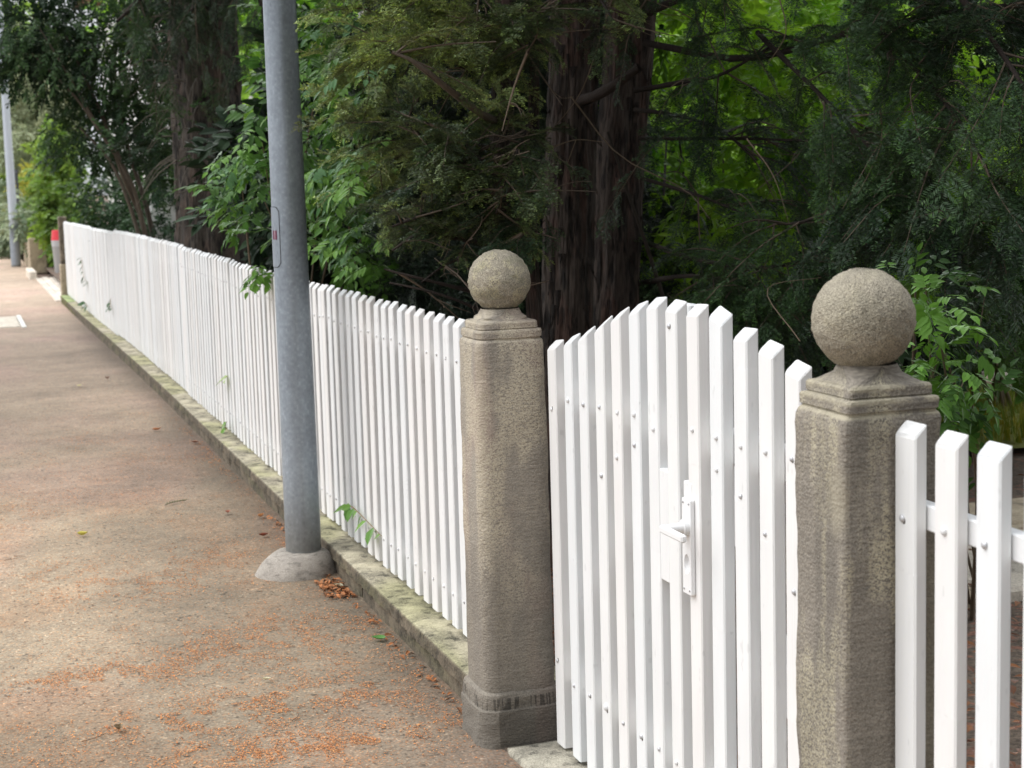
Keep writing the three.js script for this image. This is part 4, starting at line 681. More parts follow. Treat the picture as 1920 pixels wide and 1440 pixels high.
// ---------------------------------------------------------------- the conifer and dark shrub tree along the fence
{
  const g = thing('conifer_tree', 'thick dark conifer trunk with trailing ivy, standing behind the fence left of the lamp post', 'tree', [0, 0, 0]);
  const T = [[2.027, 0.372, -14.217], [2.094, 1.89, -14.399], [2.132, 3.231, -14.568], [2.269, 5.515, -15.043]]; T.unshift([T[0][0], -0.1, T[0][2]]);
  part('trunk', trunkGeo(T, [0.33, 0.275, 0.262, 0.255, 0.22], 0.4, 241, 80, 120), greyBark, g);
  part('bark_strips', barkStrips(T, 0.265, 420, 16), greyBark, g).userData.kind = 'stuff';
  const t = new Tree(g, 81);
  t.limb([[2.108, 3.398, -14.492], [2.304, 3.417, -13.9], [2.384, 3.198, -13.419], [2.405, 2.847, -13.153]], 0.04, 0.01, { twigs: 16, sprays: 6, len: [0.3, 0.7], hue: yewDark, size: [1.3, 2], mat: greyBark, droop: 0.7 });
  t.limb([[2.101, 3.487, -14.506], [1.814, 3.432, -14.063], [1.506, 3.14, -13.7], [1.316, 2.96, -13.526]], 0.04, 0.01, { twigs: 18, sprays: 6, len: [0.3, 0.7], hue: yewDark, size: [1.3, 2], mat: greyBark, droop: 0.7 });
  t.limb([[2.102, 3.342, -14.38], [2.023, 3.383, -13.987], [1.95, 3.252, -13.569], [1.868, 3.026, -13.353]], 0.03, 0.01, { twigs: 12, sprays: 6, len: [0.3, 0.6], hue: yewDark, size: [1.2, 1.8], mat: greyBark, droop: 0.8 });
  const r = RNG(82);
  for (let k = 0; k < 46; k++) { const y = 1.45 + 2.0 * r(), a = 1.2 + 2.6 * r(), R = 0.275, c = V(T[1][0] + (y - 1) * 0.03, y, T[1][2]), o = c.clone().add(V(Math.cos(a) * R, 0, Math.sin(a) * R)), d = V(Math.cos(a) * 0.5, -0.2 + 0.6 * (r() - 0.5), Math.sin(a) * 0.5).normalize(), L = 0.15 + 0.4 * r(), g0 = 0.08 + 0.07 * r(); t.twigs.push(tube([o, o.clone().addScaledVector(d, L * 0.5).add(V(0, 0.03, 0)), o.clone().addScaledVector(d, L).add(V(0, -0.06, 0))], 0.006, 0.002, 4, 5, [g0, g0 * 0.85, g0 * 0.65])); }
  t.finish(yewGeo, needle);
  foliage(g, smallGeo, waxy, clumps([[T[1][0] - 0.2, 1.6, T[1][2] + 0.2, 0.22, 1.6, 0.2, 90, 0.5]], 83, { hue: deepHue, size: [0.7, 1.1], gapScale: 3 }), 'ivy_leaves');
  foliage(g, yewGeo, needle, clumps([[2.3, 5.6, -14.2, 2.3, 1.7, 2.3, 1500, 0.3], [1.4, 4.9, -12, 1.4, 1.0, 1.4, 500, 0.3]], 84, { hue: yewDark, size: [3, 4.5], keep: (p) => p.y > 4.5 }), 'upper_foliage');
}
{
  const g = shrub('evergreen_shrub_tree', 'tall dark evergreen shrub with leaning bare stems, overhanging the far pavement', 'shrub tree', [2.035, 1.002, -17.801].slice(0, 3).map((x, i) => i === 1 ? 0 : x), 0,
    [[[1.636, 2.942, -18.193].slice(0, 3), 1.0, 0.6, 0.9, 760, 0.28].flat(), [[0.922, 3.293, -18.475].slice(0, 3), 0.7, 0.5, 0.9, 560, 0.28].flat(), [[1.464, 2.132, -18.671].slice(0, 3), 0.5, 0.6, 0.8, 420, 0.36].flat(), [[2.033, 1.773, -17.905].slice(0, 3), 0.45, 0.55, 0.7, 330, 0.34].flat(), [[1.563, 1.555, -19.622].slice(0, 3), 0.45, 0.4, 0.8, 300, 0.32].flat(), [[1.842, 1.283, -17.902].slice(0, 3), 0.7, 0.3, 0.6, 330, 0.34].flat(), [[1.732, 4.372, -18.355].slice(0, 3), 1.7, 1.0, 1.2, 900, 0.3].flat(), [[2.224, 3.211, -17.506].slice(0, 3), 0.5, 0.5, 0.6, 320, 0.3].flat(), [[1.896, 2.303, -18.977].slice(0, 3), 0.5, 0.5, 0.6, 260, 0.36].flat(), [[1.703, 1.833, -17.279].slice(0, 3), 0.4, 0.5, 0.3, 240, 0.36].flat(), [[2.292, 2.237, -18.944].slice(0, 3), 0.4, 0.6, 0.4, 260, 0.34].flat()],
    91, smallGeo, waxy, tint([0.016, 0.042, 0.018], [0.065, 0.13, 0.045], 0.5), { keep: (p) => p.y > 2.0 || p.x > 1.95, size: [1.2, 2.0], gapScale: 2.2 });
  const W = [], st = (a, r0, c = 0.09) => W.push(tube(a.map(A), r0, r0 * 0.35, 6, 12, [c, c * 0.78, c * 0.55], 0.3, 3));
  st([[2.002, 0.507, -17.745], [1.85, 1.395, -17.809], [1.683, 1.946, -17.832], [1.488, 2.551, -17.977], [1.223, 3.267, -18.161]], 0.034); st([[1.938, 0.516, -17.661], [1.744, 1.455, -17.639], [1.57, 1.948, -17.763], [1.307, 2.281, -17.894]], 0.028); st([[2.045, 0.499, -17.836], [1.944, 1.39, -17.883], [1.769, 2.167, -18.045], [1.715, 2.94, -18.167], [1.863, 3.829, -18.345]], 0.032, 0.07); st([[1.937, 0.729, -17.796], [1.774, 1.671, -17.552], [1.492, 2.215, -17.612], [1.262, 2.596, -17.739], [0.886, 3.043, -18.029]], 0.025, 0.10); st([[1.839, 1.397, -17.706], [1.668, 1.782, -17.496], [1.596, 1.996, -17.442]], 0.025, 0.10); st([[1.492, 2.215, -17.612], [1.261, 2.698, -17.647], [0.901, 3.4, -17.86]], 0.018, 0.09);
  stuff(part('branches', merge(W), twigMat, g));
}

// trees of the same garden that stand behind and beside the viewer
shrub('garden_tree', 'dense garden tree beside the viewer, outside the picture on the right', 'tree', [4.6, 0, 1.2], 6, [[4.4, 3.6, 1.0, 2.0, 2.6, 2.0, 1500, 0.15], [2.2, 5.2, 3.6, 2.2, 2.0, 2.0, 900, 0.15]], 341, broadGeo, waxy, deepHue, { size: [2.5, 4], stem: 0.09, foot: 0.6 });
shrub('hedge', 'tall dark hedge along the fence behind the viewer, outside the picture', 'hedge', [1.9, 0, 5], 6, [[2.0, 1.6, 4.8, 0.6, 1.6, 3.0, 900, 0.05], [0.4, 2.4, 8.5, 2.6, 2.6, 1.2, 1600, 0.08], [-2.6, 3.4, 9.5, 2.6, 3.0, 1.4, 1200, 0.15]], 342, broadGeo, waxy, deepHue, { size: [2.5, 4], stem: 0.05 });
// ---------------------------------------------------------------- far end of the street
const slabMat = std({ map: concreteMap, bumpMap: grain, bumpScale: 0.002, roughness: 0.9, color: C(1.35, 1.35, 1.3).multiplyScalar(0.95) }), tan = std({ map: concreteMap, color: C(1, 0.92, 0.75), roughness: 0.95, bumpMap: grain, bumpScale: 0.003 });
{
  const p = thing('lamp_post', 'slim pale lamp post far down the pavement at the left edge', 'street lamp', [1.281, -0.09, -38.6]);
  part('pole', new THREE.CylinderGeometry(0.062, 0.098, 8, 20, 6).translate(0, 4, 0), std({ color: C(0.50, 0.54, 0.60), roughness: 0.5, metalness: 0.2, bumpMap: grain, bumpScale: 0.001 }), p);
  part('pole_foot', new THREE.CylinderGeometry(0.102, 0.105, 0.9, 20).translate(0, 0.45, 0), zinc, p);
}
{
  const p = thing('fence_end_post', 'weathered brown stone post closing the far end of the long white fence', 'post', [1.60, -0.09, -26.62]);
  part('shaft', boxAt(0.16, 0.62, 0.2, 0, 0.27, 0, 0.012), tan, p); part('upper_shaft', boxAt(0.13, 0.72, 0.16, 0, 0.94, 0, 0.012), std({ map: wallMap, color: C(0.30, 0.25, 0.19), roughness: 0.95 }), p);
}
{
  const b = thing('litter_bin', 'grey waste bin with a bright red lid beyond the far fence end', 'bin', [1.93, -0.09, -33.2]); b.scale.set(0.72, 0.95, 0.72);
  const grey1 = std({ color: C(0.42, 0.42, 0.43), roughness: 0.5 });
  part('body', new THREE.CylinderGeometry(0.21, 0.17, 0.62, 20).translate(0, 0.33, 0), std({ color: C(0.30, 0.29, 0.28), roughness: 0.6 }), b);
  part('collar', new THREE.CylinderGeometry(0.225, 0.215, 0.12, 20).translate(0, 0.70, 0), grey1, b);
  part('lid', new THREE.CylinderGeometry(0.19, 0.225, 0.2, 20).translate(0, 0.862, 0), std({ color: C(0.62, 0.035, 0.05), roughness: 0.4 }), b);
  part('foot', new THREE.CylinderGeometry(0.2, 0.2, 0.03, 20).translate(0, 0.02, 0), grey1, b);
}
{
  const d = new THREE.Group(); d.name = 'driveway'; d.userData.kind = 'structure'; scene.add(d); d.position.set(1.43, -0.088, -26.8);
  const r = RNG(301), g = [0, 1, 2].map((i) => bevelBox(0.112, 0.06, 0.58, 0.006, i * 0.2)), ms = [1.5, 1.65, 1.8].map((k) => std({ map: concreteMap, color: C(k, k * 0.99, k * 0.97), roughness: 0.9, bumpMap: grain, bumpScale: 0.002 }));
  for (let i = 0; i < 12; i++) for (let k = 0; k < 11; k++) { const m = part('paver', g[(i + k) % 3], ms[Math.floor(r() * 3)], d); m.position.set(0.07 + i * 0.122, -0.018 + 0.004 * r(), -0.3 - k * 0.59 - (i % 2) * 0.3); }
  const c = solo('kerb_stone', boxAt(0.14, 0.20, 1.5, 0, 0.05, 0, 0.02), std({ map: concreteMap, color: C(1.7, 1.7, 1.65), roughness: 0.85 }), 'short white kerb stone at the far edge of the driveway', 'kerb stone'); c.position.set(1.40, -0.09, -34.0);
  const cv = thing('access_cover', 'pale concrete access cover set in the pavement at the left edge', 'cover', [0.30, -0.07, -22.95]);
  part('slab', boxAt(0.88, 0.05, 1.7, 0, -0.012, 0, 0.008), slabMat, cv); part('rim', boxAt(0.06, 0.056, 2.0, 0.48, -0.012, 0, 0.006), std({ color: C(0.55, 0.54, 0.5), roughness: 0.8 }), cv);
}
{
  const w = thing('low_wall', 'low tan rendered wall at the foot of the far hedge by the driveway', 'wall', [1.62, -0.09, -36.6]);
  part('pier', boxAt(0.34, 0.72, 0.34, 0, 0.34, 0.9, 0.015), tan, w); part('panel', boxAt(0.2, 0.55, 4.4, 0.0, 0.26, -1.48, 0.012), tan, w);
}
{
  const f = thing('iron_railing', 'dark iron railing in front of the golden hedge far down the street', 'railing', [1.5, 0, -45]);
  const iron = std({ color: C(0.05, 0.055, 0.06), roughness: 0.6, metalness: 0.5 }), g = new THREE.CylinderGeometry(0.014, 0.014, 1.5, 6);
  for (let k = 0; k < 44; k++) { const m = part('bar', g, iron, f); m.position.set(0, 1.3, -k * 0.16 + 4.6); }
  for (const y of [1.98, 0.68]) part('rail', boxAt(0.03, 0.035, 7.2, 0, y, 1.1, 0.003), iron, f);
}
const golden = tint([0.32, 0.34, 0.05], [0.56, 0.54, 0.09]), greyGreen = tint([0.16, 0.22, 0.14], [0.36, 0.42, 0.30]);
shrub('hedge', 'golden clipped hedge behind the far railing', 'hedge', [1.9, 0, -44], 0, [[1.95, 1.3, -43.5, 0.45, 0.75, 3.5, 900, 0.1]], 311, smallGeo, waxy, golden, { size: [1.8, 2.6], shell: 0.3 });
shrub('hedge', 'grey-green leafy hedge bulging over the pavement beside the far lamp post', 'hedge', [0.9, 0, -46], 0, [[1.25, 0.75, -44.5, 0.42, 0.95, 2.2, 500, 0.12], [1.62, 0.85, -39.5, 0.35, 0.5, 1.6, 260, 0.15], [0.7, 0.9, -50, 0.7, 1.2, 3.0, 600, 0.12]], 312, broadGeo, waxy, greyGreen, { size: [1.5, 2.3], shell: 0.3 });
shrub('ivy_column', 'bright green ivy-clad column of leaves beyond the driveway', 'ivy', [1.95, 0, -36], 3, [[1.98, 1.5, -35.6, 0.36, 1.35, 0.5, 520, 0.22], [2.3, 1.0, -35.0, 0.5, 1.0, 0.6, 320, 0.25], [2.15, 2.5, -35.6, 0.3, 0.5, 0.4, 120, 0.3]], 313, broadGeo, fresh, tint([0.13, 0.24, 0.03], [0.34, 0.48, 0.07]), { size: [1.4, 2.2], stem: 0.05 });
shrub('pale_conifer', 'pale grey-green feathery tree above the far railing', 'tree', [2.4, 0, -48], 3, [[2.3, 4.2, -47, 1.2, 1.7, 1.6, 1200, 0.25], [2.0, 2.7, -46, 0.8, 0.8, 1.4, 500, 0.25]], 314, [longGeo], waxy, tint([0.30, 0.35, 0.23], [0.52, 0.56, 0.40]), { size: [1.8, 2.8], stem: 0.08 });
shrub('street_tree', 'light green tree closing the street at the upper left', 'tree', [0.5, 0, -62], 4, [[0.6, 6.2, -60, 3.0, 2.4, 3.0, 1500, 0.25], [-2.5, 5.0, -66, 3.4, 3.4, 3.0, 1500, 0.2], [2.5, 3.8, -58, 1.8, 2.4, 2.0, 900, 0.2], [-0.5, 2.0, -64, 2.6, 2.0, 2.0, 900, 0.15]], 315, broadGeo, fresh, tint([0.20, 0.34, 0.05], [0.40, 0.56, 0.10]), { size: [3, 4.5], stem: 0.12 });
// garden trees and pale house behind the conifer
shrub('garden_tree', 'light green tree deep in the garden between the conifer trunk and the lamp post', 'tree', [4.087, 1.745, -24.124].slice(0, 3).map((x, i) => i === 1 ? 0 : x), 5, [[[4.285, 3.628, -24.314].slice(0, 3), 1.3, 1.4, 1.2, 480, 0.42].flat(), [[3.965, 2.468, -23.201].slice(0, 3), 0.9, 0.7, 1.0, 190, 0.48].flat(), [[4.054, 4.348, -25.547].slice(0, 3), 2.4, 0.9, 1.4, 600, 0.44].flat(), [[4.845, 3.306, -21.964].slice(0, 3), 1.6, 2.0, 1.2, 700, 0.3].flat()], 321, broadGeo, fresh, limeHue, { size: [1.8, 2.8], stem: 0.06 });
shrub('hedge', 'dark low hedge behind the conifer trunk above the fence', 'hedge', [2.581, 1.155, -22.417].slice(0, 3).map((x, i) => i === 1 ? 0 : x), 0, [[[2.648, 1.111, -21.328].slice(0, 3), 0.9, 0.55, 0.7, 700, 0.15].flat(), [[2.565, 1.227, -15.004].slice(0, 3), 0.5, 0.4, 0.5, 400, 0.15].flat(), [[2.299, 1.171, -25.696].slice(0, 3), 0.6, 0.8, 0.8, 500, 0.15].flat()], 322, smallGeo, waxy, deepHue, { size: [1.6, 2.4], shell: 0.35 });
{
  const h = thing('house', 'white rendered house showing through the gaps in the leaves behind the conifer', 'house', [6.6, 0, -35]);
  const white = std({ color: C(0.78, 0.77, 0.74), roughness: 0.9, bumpMap: grain, bumpScale: 0.003 }), roofM = std({ color: C(0.22, 0.11, 0.08), roughness: 0.9 }), glass = std({ color: C(0.04, 0.05, 0.06), roughness: 0.08, metalness: 0.2 }), frameM = std({ color: C(0.7, 0.7, 0.68), roughness: 0.6 });
  part('wall', boxAt(8, 6, 9, 1.2, 3, -4.5, 0.03), white, h); part('plinth', boxAt(8.1, 0.5, 9.1, 1.2, 0.25, -4.5, 0.02), std({ color: C(0.45, 0.42, 0.38), roughness: 0.9 }), h);
  part('roof', (() => { const s = new THREE.Shape(); s.moveTo(-4.6, 0); s.lineTo(4.6, 0); s.lineTo(0, 2.6); s.closePath(); return new THREE.ExtrudeGeometry(s, { depth: 9.8, bevelEnabled: false }).translate(1.2, 6.01, -9.4); })(), roofM, h);
  for (const [x, y] of [[-1.4, 1.2], [1.2, 1.2], [3.6, 1.2], [-1.4, 4.0], [1.2, 4.0], [3.6, 4.0]]) {
    const f = part('window', boxAt(1.16, 1.46, 0.08, x, y + 0.7, 0.03, 0.01), frameM, h); part('pane', boxAt(0.5, 1.3, 0.02, x - 0.27, y + 0.7, 0.072, 0.003), glass, f); part('pane', boxAt(0.5, 1.3, 0.02, x + 0.27, y + 0.7, 0.072, 0.003), glass, f); part('sill', boxAt(1.3, 0.06, 0.2, x, y - 0.07, 0.09, 0.008), frameM, f);
  }
  const t = thing('garden_wall', 'low white garden wall left of the lamp post, seen over the fence', 'wall', [3.621, 1.942, -21.121].slice(0, 3).map((x, i) => i === 1 ? 0 : x));
  part('panel', boxAt(3.2, 1.75, 0.2, 0.3, 0.85, 0, 0.01), white, t); part('coping', boxAt(3.3, 0.08, 0.3, 0.3, 1.77, 0, 0.01), std({ color: C(0.62, 0.6, 0.55), roughness: 0.9 }), t);
}
// garden ground seen through the short fence on the right
{
  const r = RNG(331);
  const path = new THREE.Group(); path.name = 'garden_path'; path.userData.kind = 'structure'; scene.add(path); path.position.set(4.6, 0.03, -6.2);
  const g = [0, 1, 2].map((i) => bevelBox(0.62, 0.07, 0.48, 0.015, i * 0.3));
  for (let i = 0; i < 9; i++) for (let k = 0; k < 3; k++) { const m = part('slab', g[(i + k) % 3], i % 2 ? slabMat : tan, path); m.position.set(-1.2 + i * 0.65 + 0.02 * r(), 0.0 + 0.008 * r(), -0.5 + k * 0.5 - i * 0.02); m.rotation.y = (r() - 0.5) * 0.03; }
  const e = thing('garden_step', 'pale stone edging blocks of a garden step at the right edge, beyond the shrubs', 'garden step', [6.962, 0, -10.295]);
  for (let k = 0; k < 6; k++) { const m = part('block', bevelBox(0.42, 0.24, 0.34, 0.03, k * 0.3), k % 2 ? tan : slabMat, e); m.position.set(-0.7 + k * 0.44, 0.08, 0.05 * r()); m.rotation.y = (r() - 0.5) * 0.06; }
  struct('lawn', grid(24, 16, (u, v) => { const x = mix(5.2, 14, u), z = mix(-8.2, -15, v); return { p: V(x, 0.06 + 0.03 * noise2(x, z, 7), z), u: x, v: z }; }), std({ color: C(0.16, 0.17, 0.03), roughness: 1, bumpMap: grain, bumpScale: 0.02 }));
  const bl = new Soup(); for (let k = 0; k < 3; k++) { bl.col = [0.8 + 0.2 * k, 1, 0.7]; bl.tri(V(-0.006 + k * 0.01, 0, 0), V(0.002 + k * 0.01, 0, 0.004), V(0.004 * k - 0.01, 0.09, 0.02 * (k - 1))); }
  const mats = [], cols = []; for (let k = 0; k < 9000; k++) { const x = mix(5.3, 11, r()), z = mix(-8.3, -13, r()); mats.push(M4(V(x, 0.07, z), V(Math.cos(k), 0, Math.sin(k)), V(0, 1, 0), 0.8 + 0.8 * r())); const w = r(); cols.push(C(mix(0.10, 0.30, w), mix(0.16, 0.28, w), 0.03)); }
  const gr = inst('grass', bl.geo(), waxy, mats, cols); tag(gr, 'yellow-green lawn grass in the garden beyond the short fence', 'grass');
  // dry needles and leaf litter under the yews
  const nl = new Soup(); leafBlade(nl, V(0, 0, 0), V(1, 0, 0), V(0, 1, 0), 0.05, 0.022, 0.15, 0.3); const lm = [], lc = [];
  for (let k = 0; k < 9000; k++) { const x = 1.85 + 5 * r() * r(), z = mix(-1, -12, r()); lm.push(M4(V(x, 0.05 + 0.02 * r(), z), V(Math.cos(k * 1.7), 0.2 * (r() - 0.5), Math.sin(k * 1.7)), V((r() - 0.5) * 0.8, 1, (r() - 0.5) * 0.8), 0.5 + 0.8 * r())); const w = r(); lc.push(C(0.12 + 0.18 * w, 0.05 + 0.08 * w, 0.025 + 0.03 * w)); }
  tag(inst('leaf_litter', nl.geo(), waxy, lm, lc), 'reddish brown leaf litter on the garden soil behind the fences', 'leaf litter');
}
// ---------------------------------------------------------------- threshold, litter and small things on the pavement
{
  const g = ringStone(1.86, 0.7, 0.06, 0.014, 400, 0.01, 60, (x, y, z) => { const k = 1.0 + 0.25 * (fbm(z * 4, x * 4, 401, 3) - 0.5); return [0.46 * k, 0.43 * k, 0.355 * k]; });
  const m = solo('threshold_slab', g, std({ map: wallMap, bumpMap: grain, bumpScale: 0.005, roughness: 0.95, vertexColors: true }), 'pale worn concrete threshold under the white gate at the bottom edge', 'slab'); m.position.set(1.49, -0.046, -3.77);
}
{
  // thousands of tiny orange bud scales that drift together on the pavement
  const r = RNG(501), s = new Soup(), fl = [];
  for (let k = 0; k < 3; k++) { const q = new Soup(); const w = 0.3 + 0.25 * k; q.tri(V(-0.5, 0, 0), V(0.1, 0.16, w * 0.5), V(0.5, 0.02, 0)); q.tri(V(-0.5, 0, 0), V(0.5, 0.02, 0), V(0.0, 0.12, -w * 0.5)); fl.push(q.geo()); }
  const mats = [[], [], []], cols = [[], [], []];
  const heaps = [[0.27, -6.0, 0.22, 0.10], [0.5, -5.95, 0.28, 0.16], [0.42, -5.42, 0.2, 0.1], [0.62, -5.3, 0.25, 0.12], [0.8, -5.4, 0.35, 0.2], [1.05, -5.5, 0.3, 0.25], [0.78, -5.0, 0.35, 0.14], [0.12, -5.2, 0.12, 0.15], [0.36, -7.6, 0.25, 0.3], [0.16, -9.15, 0.25, 0.4], [1.0, -4.9, 0.3, 0.12], [1.3, -5.2, 0.2, 0.35], [1.43, -6.2, 0.07, 0.9], [1.45, -7.9, 0.06, 0.5], [1.2, -6.2, 0.25, 0.35], [0.85, -6.2, 0.35, 0.3], [0.62, -7.2, 0.3, 0.25], [1.46, -10.5, 0.05, 2.0], [1.05, -7.6, 0.3, 0.4]];
  const put = (x, z, big) => {
    if (x > 1.488 || (x - 1.345) ** 2 + (z + 7.25) ** 2 < 0.033) return;
    const k = Math.floor(r() * 3), sc = (0.0034 + 0.0046 * r()) * big;
    mats[k].push(M4(V(x, 0.0035, z), V(Math.cos(r() * 6.28), 0.2 * (r() - 0.5), Math.sin(r() * 6.28)), V((r() - 0.5) * 0.9, 1, (r() - 0.5) * 0.9), sc));
    const w = r(), d = r() < 0.25 ? 0.55 : 1; cols[k].push(C(mix(0.52, 0.70, w) * d, mix(0.17, 0.33, w) * d, mix(0.05, 0.12, w) * d));
  };
  for (let k = 0; k < 90000; k++) {
    const x = mix(-0.35, 1.49, r()), z = -3.9 - 9 * Math.pow(r(), 1.6), n = fbm(x * 2.4 + 3, z * 2.0, 502, 4), n2 = fbm(x * 9, z * 8, 503, 3);
    if (r() < 0.06 + 1.0 * sstep(0.50, 0.72, 0.62 * n + 0.38 * n2)) put(x, z, 1);
  }
  for (const [hx, hz, a, b] of heaps) { const n = Math.round(19000 * a * (a + b)); for (let k = 0; k < n; k++) { const x = hx + a * (r() + r() + r() - 1.5) * 1.3, z = hz + b * (r() + r() + r() - 1.5) * 1.3; if (fbm(x * 16, z * 14, 504, 3) > 0.43 + 0.1 * r()) put(x, z, 1.1); } }
  const m0 = new THREE.MeshPhysicalMaterial({ color: C(1, 1, 1), vertexColors: true, roughness: 0.9, side: THREE.DoubleSide });
  const g = thing('bud_scales', 'drifts of tiny orange bud scales scattered over the near pavement', 'plant litter', [0, 0, 0]); g.userData.kind = 'stuff';
  for (let k = 0; k < 3; k++) inst('scales', fl[k], m0, mats[k], cols[k], g);
  // coarser dry bits in the corner behind the footing
  const lm = [], lc = []; const nl = new Soup(); leafBlade(nl, V(-0.5, 0, 0), V(1, 0, 0), V(0, 1, 0), 1, 0.5, 0.3, 0.4);
  for (let k = 0; k < 260; k++) { const t = r(), x = 1.485 - 0.11 * r() * (t < 0.6 ? 1 : 0.4), z = -6.78 - 0.30 * (r() - 0.3) - (t < 0.6 ? 0 : 3.5 * (r() - 0.55)); lm.push(M4(V(x, 0.006 + 0.012 * r(), z), V(Math.cos(k), 0.4 * (r() - 0.5), Math.sin(k)), V((r() - 0.5), 1, (r() - 0.5)), 0.012 + 0.026 * r())); const w = r(); lc.push(C(mix(0.16, 0.52, w), mix(0.07, 0.2, w), mix(0.03, 0.07, w))); }
  tag(inst('dry_leaves', nl.geo(), m0, lm, lc), 'small heap of dry orange leaves between the concrete footing and the wall', 'dry leaves');
}
function curledLeaf(len, w, seed, curl) {
  const r = RNG(seed);
  return grid(6, 10, (u, v) => { const a = (u - 0.5) * 2, wv = Math.sin(Math.PI * Math.pow(v, 0.8)) * w * 0.5 * (1 + 0.12 * (noise2(v * 9, u * 2, seed) - 0.5)), x = (v - 0.5) * len; return { p: V(x, 0.006 + curl * len * (Math.abs(a) * 0.35 * Math.sin(Math.PI * v) + Math.pow(Math.abs(v - 0.5) * 2, 2) * 0.3) + 0.003 * noise2(u * 3, v * 3, seed), a * wv), u, v }; });
}
[
  [[0.511, -8.43], 0.055, 0.035, [0.62, 0.55, 0.10], 'small bright yellow fallen leaf on the pavement left of the footing', 0.9],
  [[1.418, -6.01], 0.062, 0.04, [0.075, 0.22, 0.03], 'fresh green fallen leaf lying near the wall', 0.5],
  [[1.265, -8.66], 0.04, 0.03, [0.28, 0.07, 0.03], 'small red-brown dry leaf left of the lamp post foot', 0.9],
  [[1.41, -8.49], 0.065, 0.028, [0.52, 0.23, 0.08], 'orange-tan curled leaf by the kerb of the wall left of the lamp post', 0.6],
  [[1.34, -8.02], 0.05, 0.026, [0.24, 0.06, 0.03], 'dark red curled leaf just above the concrete footing', 0.8],
  [[1.429, -11.1], 0.06, 0.035, [0.22, 0.09, 0.05], 'brown dry leaf beside the wall halfway along the fence', 0.6],
  [[1.208, -15.1], 0.08, 0.05, [0.16, 0.08, 0.05], 'dark brown leaf far along the pavement', 0.7],
  [[0.939, -14.7], 0.07, 0.045, [0.55, 0.48, 0.22], 'pale yellowish leaf far along the pavement', 0.4],
  [[1.259, -11.8], 0.07, 0.035, [0.50, 0.20, 0.08], 'orange leaf at the middle distance on the pavement', 0.6],
  [[0.933, -5.67], 0.032, 0.02, [0.66, 0.6, 0.4], 'cream leaf scrap on the near pavement', 0.7],
  [[1.455, -6.86], 0.06, 0.035, [0.30, 0.27, 0.17], 'greyish leaf in the corner by the concrete footing', 0.6],
  [[0.40, -5.33], 0.045, 0.03, [0.22, 0.15, 0.07], 'brown leaf bit on the pavement at the lower left', 1.0],
].forEach(([[x, z], len, w, c, label, curl], i) => { const m = solo('fallen_leaf', curledLeaf(len, w, 600 + i, curl), new THREE.MeshPhysicalMaterial({ color: C(...c), roughness: 0.8, transmission: 0.15, side: THREE.DoubleSide, bumpMap: grain, bumpScale: 0.001 }), label, 'leaf'); m.position.set(x, 0.002, z); m.rotation.y = i * 2.4; });
{
  const w = []; const r = RNG(620), c = [0.10, 0.11, 0.05];
  for (let k = 0; k < 14; k++) { const x = (k / 13 - 0.5) * 0.11; w.push(tube([V(x, 0.008, 0), V(x + 0.006, 0.016, 0.012 * (k % 2 ? 1 : -1)), V(x + 0.012, 0.012, 0.022 * (k % 2 ? 1 : -1))], 0.0022, 0.0008, 4, 3, c)); }
  w.push(tube([V(-0.07, 0.006, 0.004), V(0, 0.012, 0), V(0.07, 0.006, -0.004)], 0.0028, 0.0015, 5, 6, c));
  const m = solo('yew_twig', merge(w), twigMat, 'short dark green yew twig lying on the pavement', 'twig'); m.position.set(1.05, 0.002, -9.08); m.rotation.y = 0.5;
  [[0.16, -8.05, 0.07, 0.3], [0.20, -8.1, 0.06, -0.5], [0.95, -5.25, 0.09, 1.2], [1.28, -5.5, 0.05, 0.2], [0.32, -5.3, 0.1, 0.6]].forEach(([x, z, L, a], i) => { const t = solo('dry_twig', tube([V(-L / 2, 0.004, 0), V(0, 0.006, L * 0.12), V(L / 2, 0.004, 0)], 0.0016, 0.0008, 4, 6, [0.2, 0.12, 0.07]), twigMat, ['dry twig on the left part of the pavement, the farther of a pair', 'dry twig on the left part of the pavement, the nearer of a pair', 'curved dry twig on the near pavement left of the wall', 'short dry twig near the base of the far pillar', 'thin dry stalk at the lower left of the pavement'][i], 'twig'); t.position.set(x, 0.001, z); t.rotation.y = a; });
}
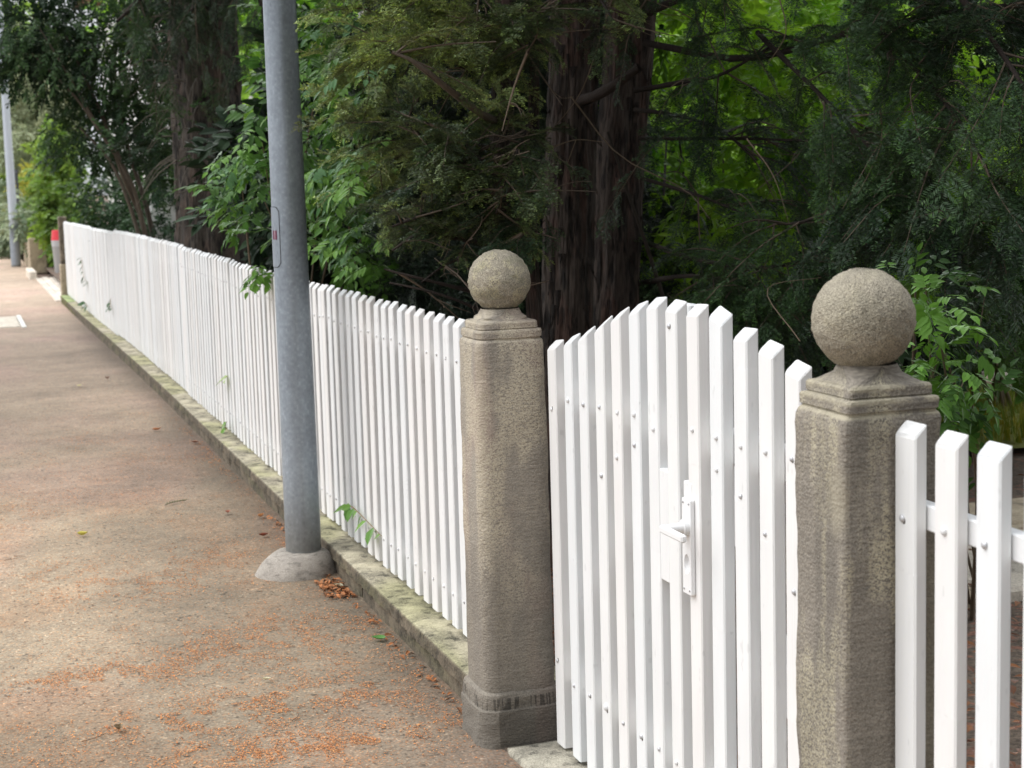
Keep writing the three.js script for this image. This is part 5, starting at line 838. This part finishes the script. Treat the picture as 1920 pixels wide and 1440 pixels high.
// creeper sprigs that have come through the pickets
function sprig(name, label, pts, leaves, size, hue, seed) {
  const g = thing(name, label, 'creeper', pts[0]), r = RNG(seed), o = A(pts[0]), v = pts.map((p) => A(p).sub(o)), cv = new THREE.CatmullRomCurve3(v);
  part('stem', tube(v, 0.0028, 0.0014, 5, 10, [0.22, 0.13, 0.06]), twigMat, g);
  const geo = (() => { const s = new Soup(); leafBlade(s, V(0, 0, 0), V(1, 0, 0), V(0, 1, 0), 1, 0.66, 0.15, 0.2); return s.geo(); })();
  for (let k = 0; k < leaves; k++) { const p = cv.getPoint((k + 0.5) / leaves), m = part('leaf', geo, hue[k % hue.length], g); m.applyMatrix4(M4(p, V(-0.55 + 0.5 * (r() - 0.5), -0.5 + 0.9 * (r() - 0.5), 0.6 * (r() - 0.5) + (k % 2 ? 0.5 : -0.5)).normalize(), V(-0.8, 0.6, r() - 0.5), size * (0.7 + 0.5 * r()))); }
}
{
  const lg = [leafMat(0.16, 0.32, 0.05, 0.4), leafMat(0.11, 0.25, 0.04, 0.4)], dk = [leafMat(0.05, 0.11, 0.04, 0.3)], pale = [leafMat(0.30, 0.42, 0.12, 0.4)];
  sprig('creeper_sprig', 'light green creeper sprig poking through the pickets right of the lamp post foot', [[1.60, 0.27, -7.28], [1.57, 0.31, -7.05], [1.572, 0.30, -6.85], [1.60, 0.255, -6.62]], 9, 0.074, lg, 701);
  sprig('creeper_sprig', 'single large pale leaf hanging on the fence left of the lamp post', [[1.60, 0.50, -10.6], [1.575, 0.49, -10.58]], 2, 0.105, pale, 702);
  sprig('creeper_sprig', 'small sprig growing from the wall top left of the lamp post', [[1.585, 0.13, -10.75], [1.565, 0.2, -10.6], [1.55, 0.23, -10.45]], 4, 0.085, lg, 703);
  sprig('creeper_sprig', 'dark ivy tendril climbing the far part of the white fence', [[1.60, 0.75, -23.0], [1.57, 0.66, -22.6], [1.565, 0.5, -22.2], [1.60, 0.45, -21.9]], 9, 0.10, dk, 704);
  sprig('creeper_sprig', 'small ivy tuft at the foot of the far fence pickets', [[1.585, 0.14, -22.2], [1.55, 0.2, -22.0], [1.54, 0.17, -21.6]], 5, 0.12, dk, 705);
  sprig('creeper_sprig', 'tiny dark tendril on the fence between the two ivy tufts and the lamp post', [[1.60, 0.46, -18.9], [1.575, 0.40, -18.7], [1.575, 0.36, -18.5]], 5, 0.075, dk, 706);
}
renderer.render(scene, camera);
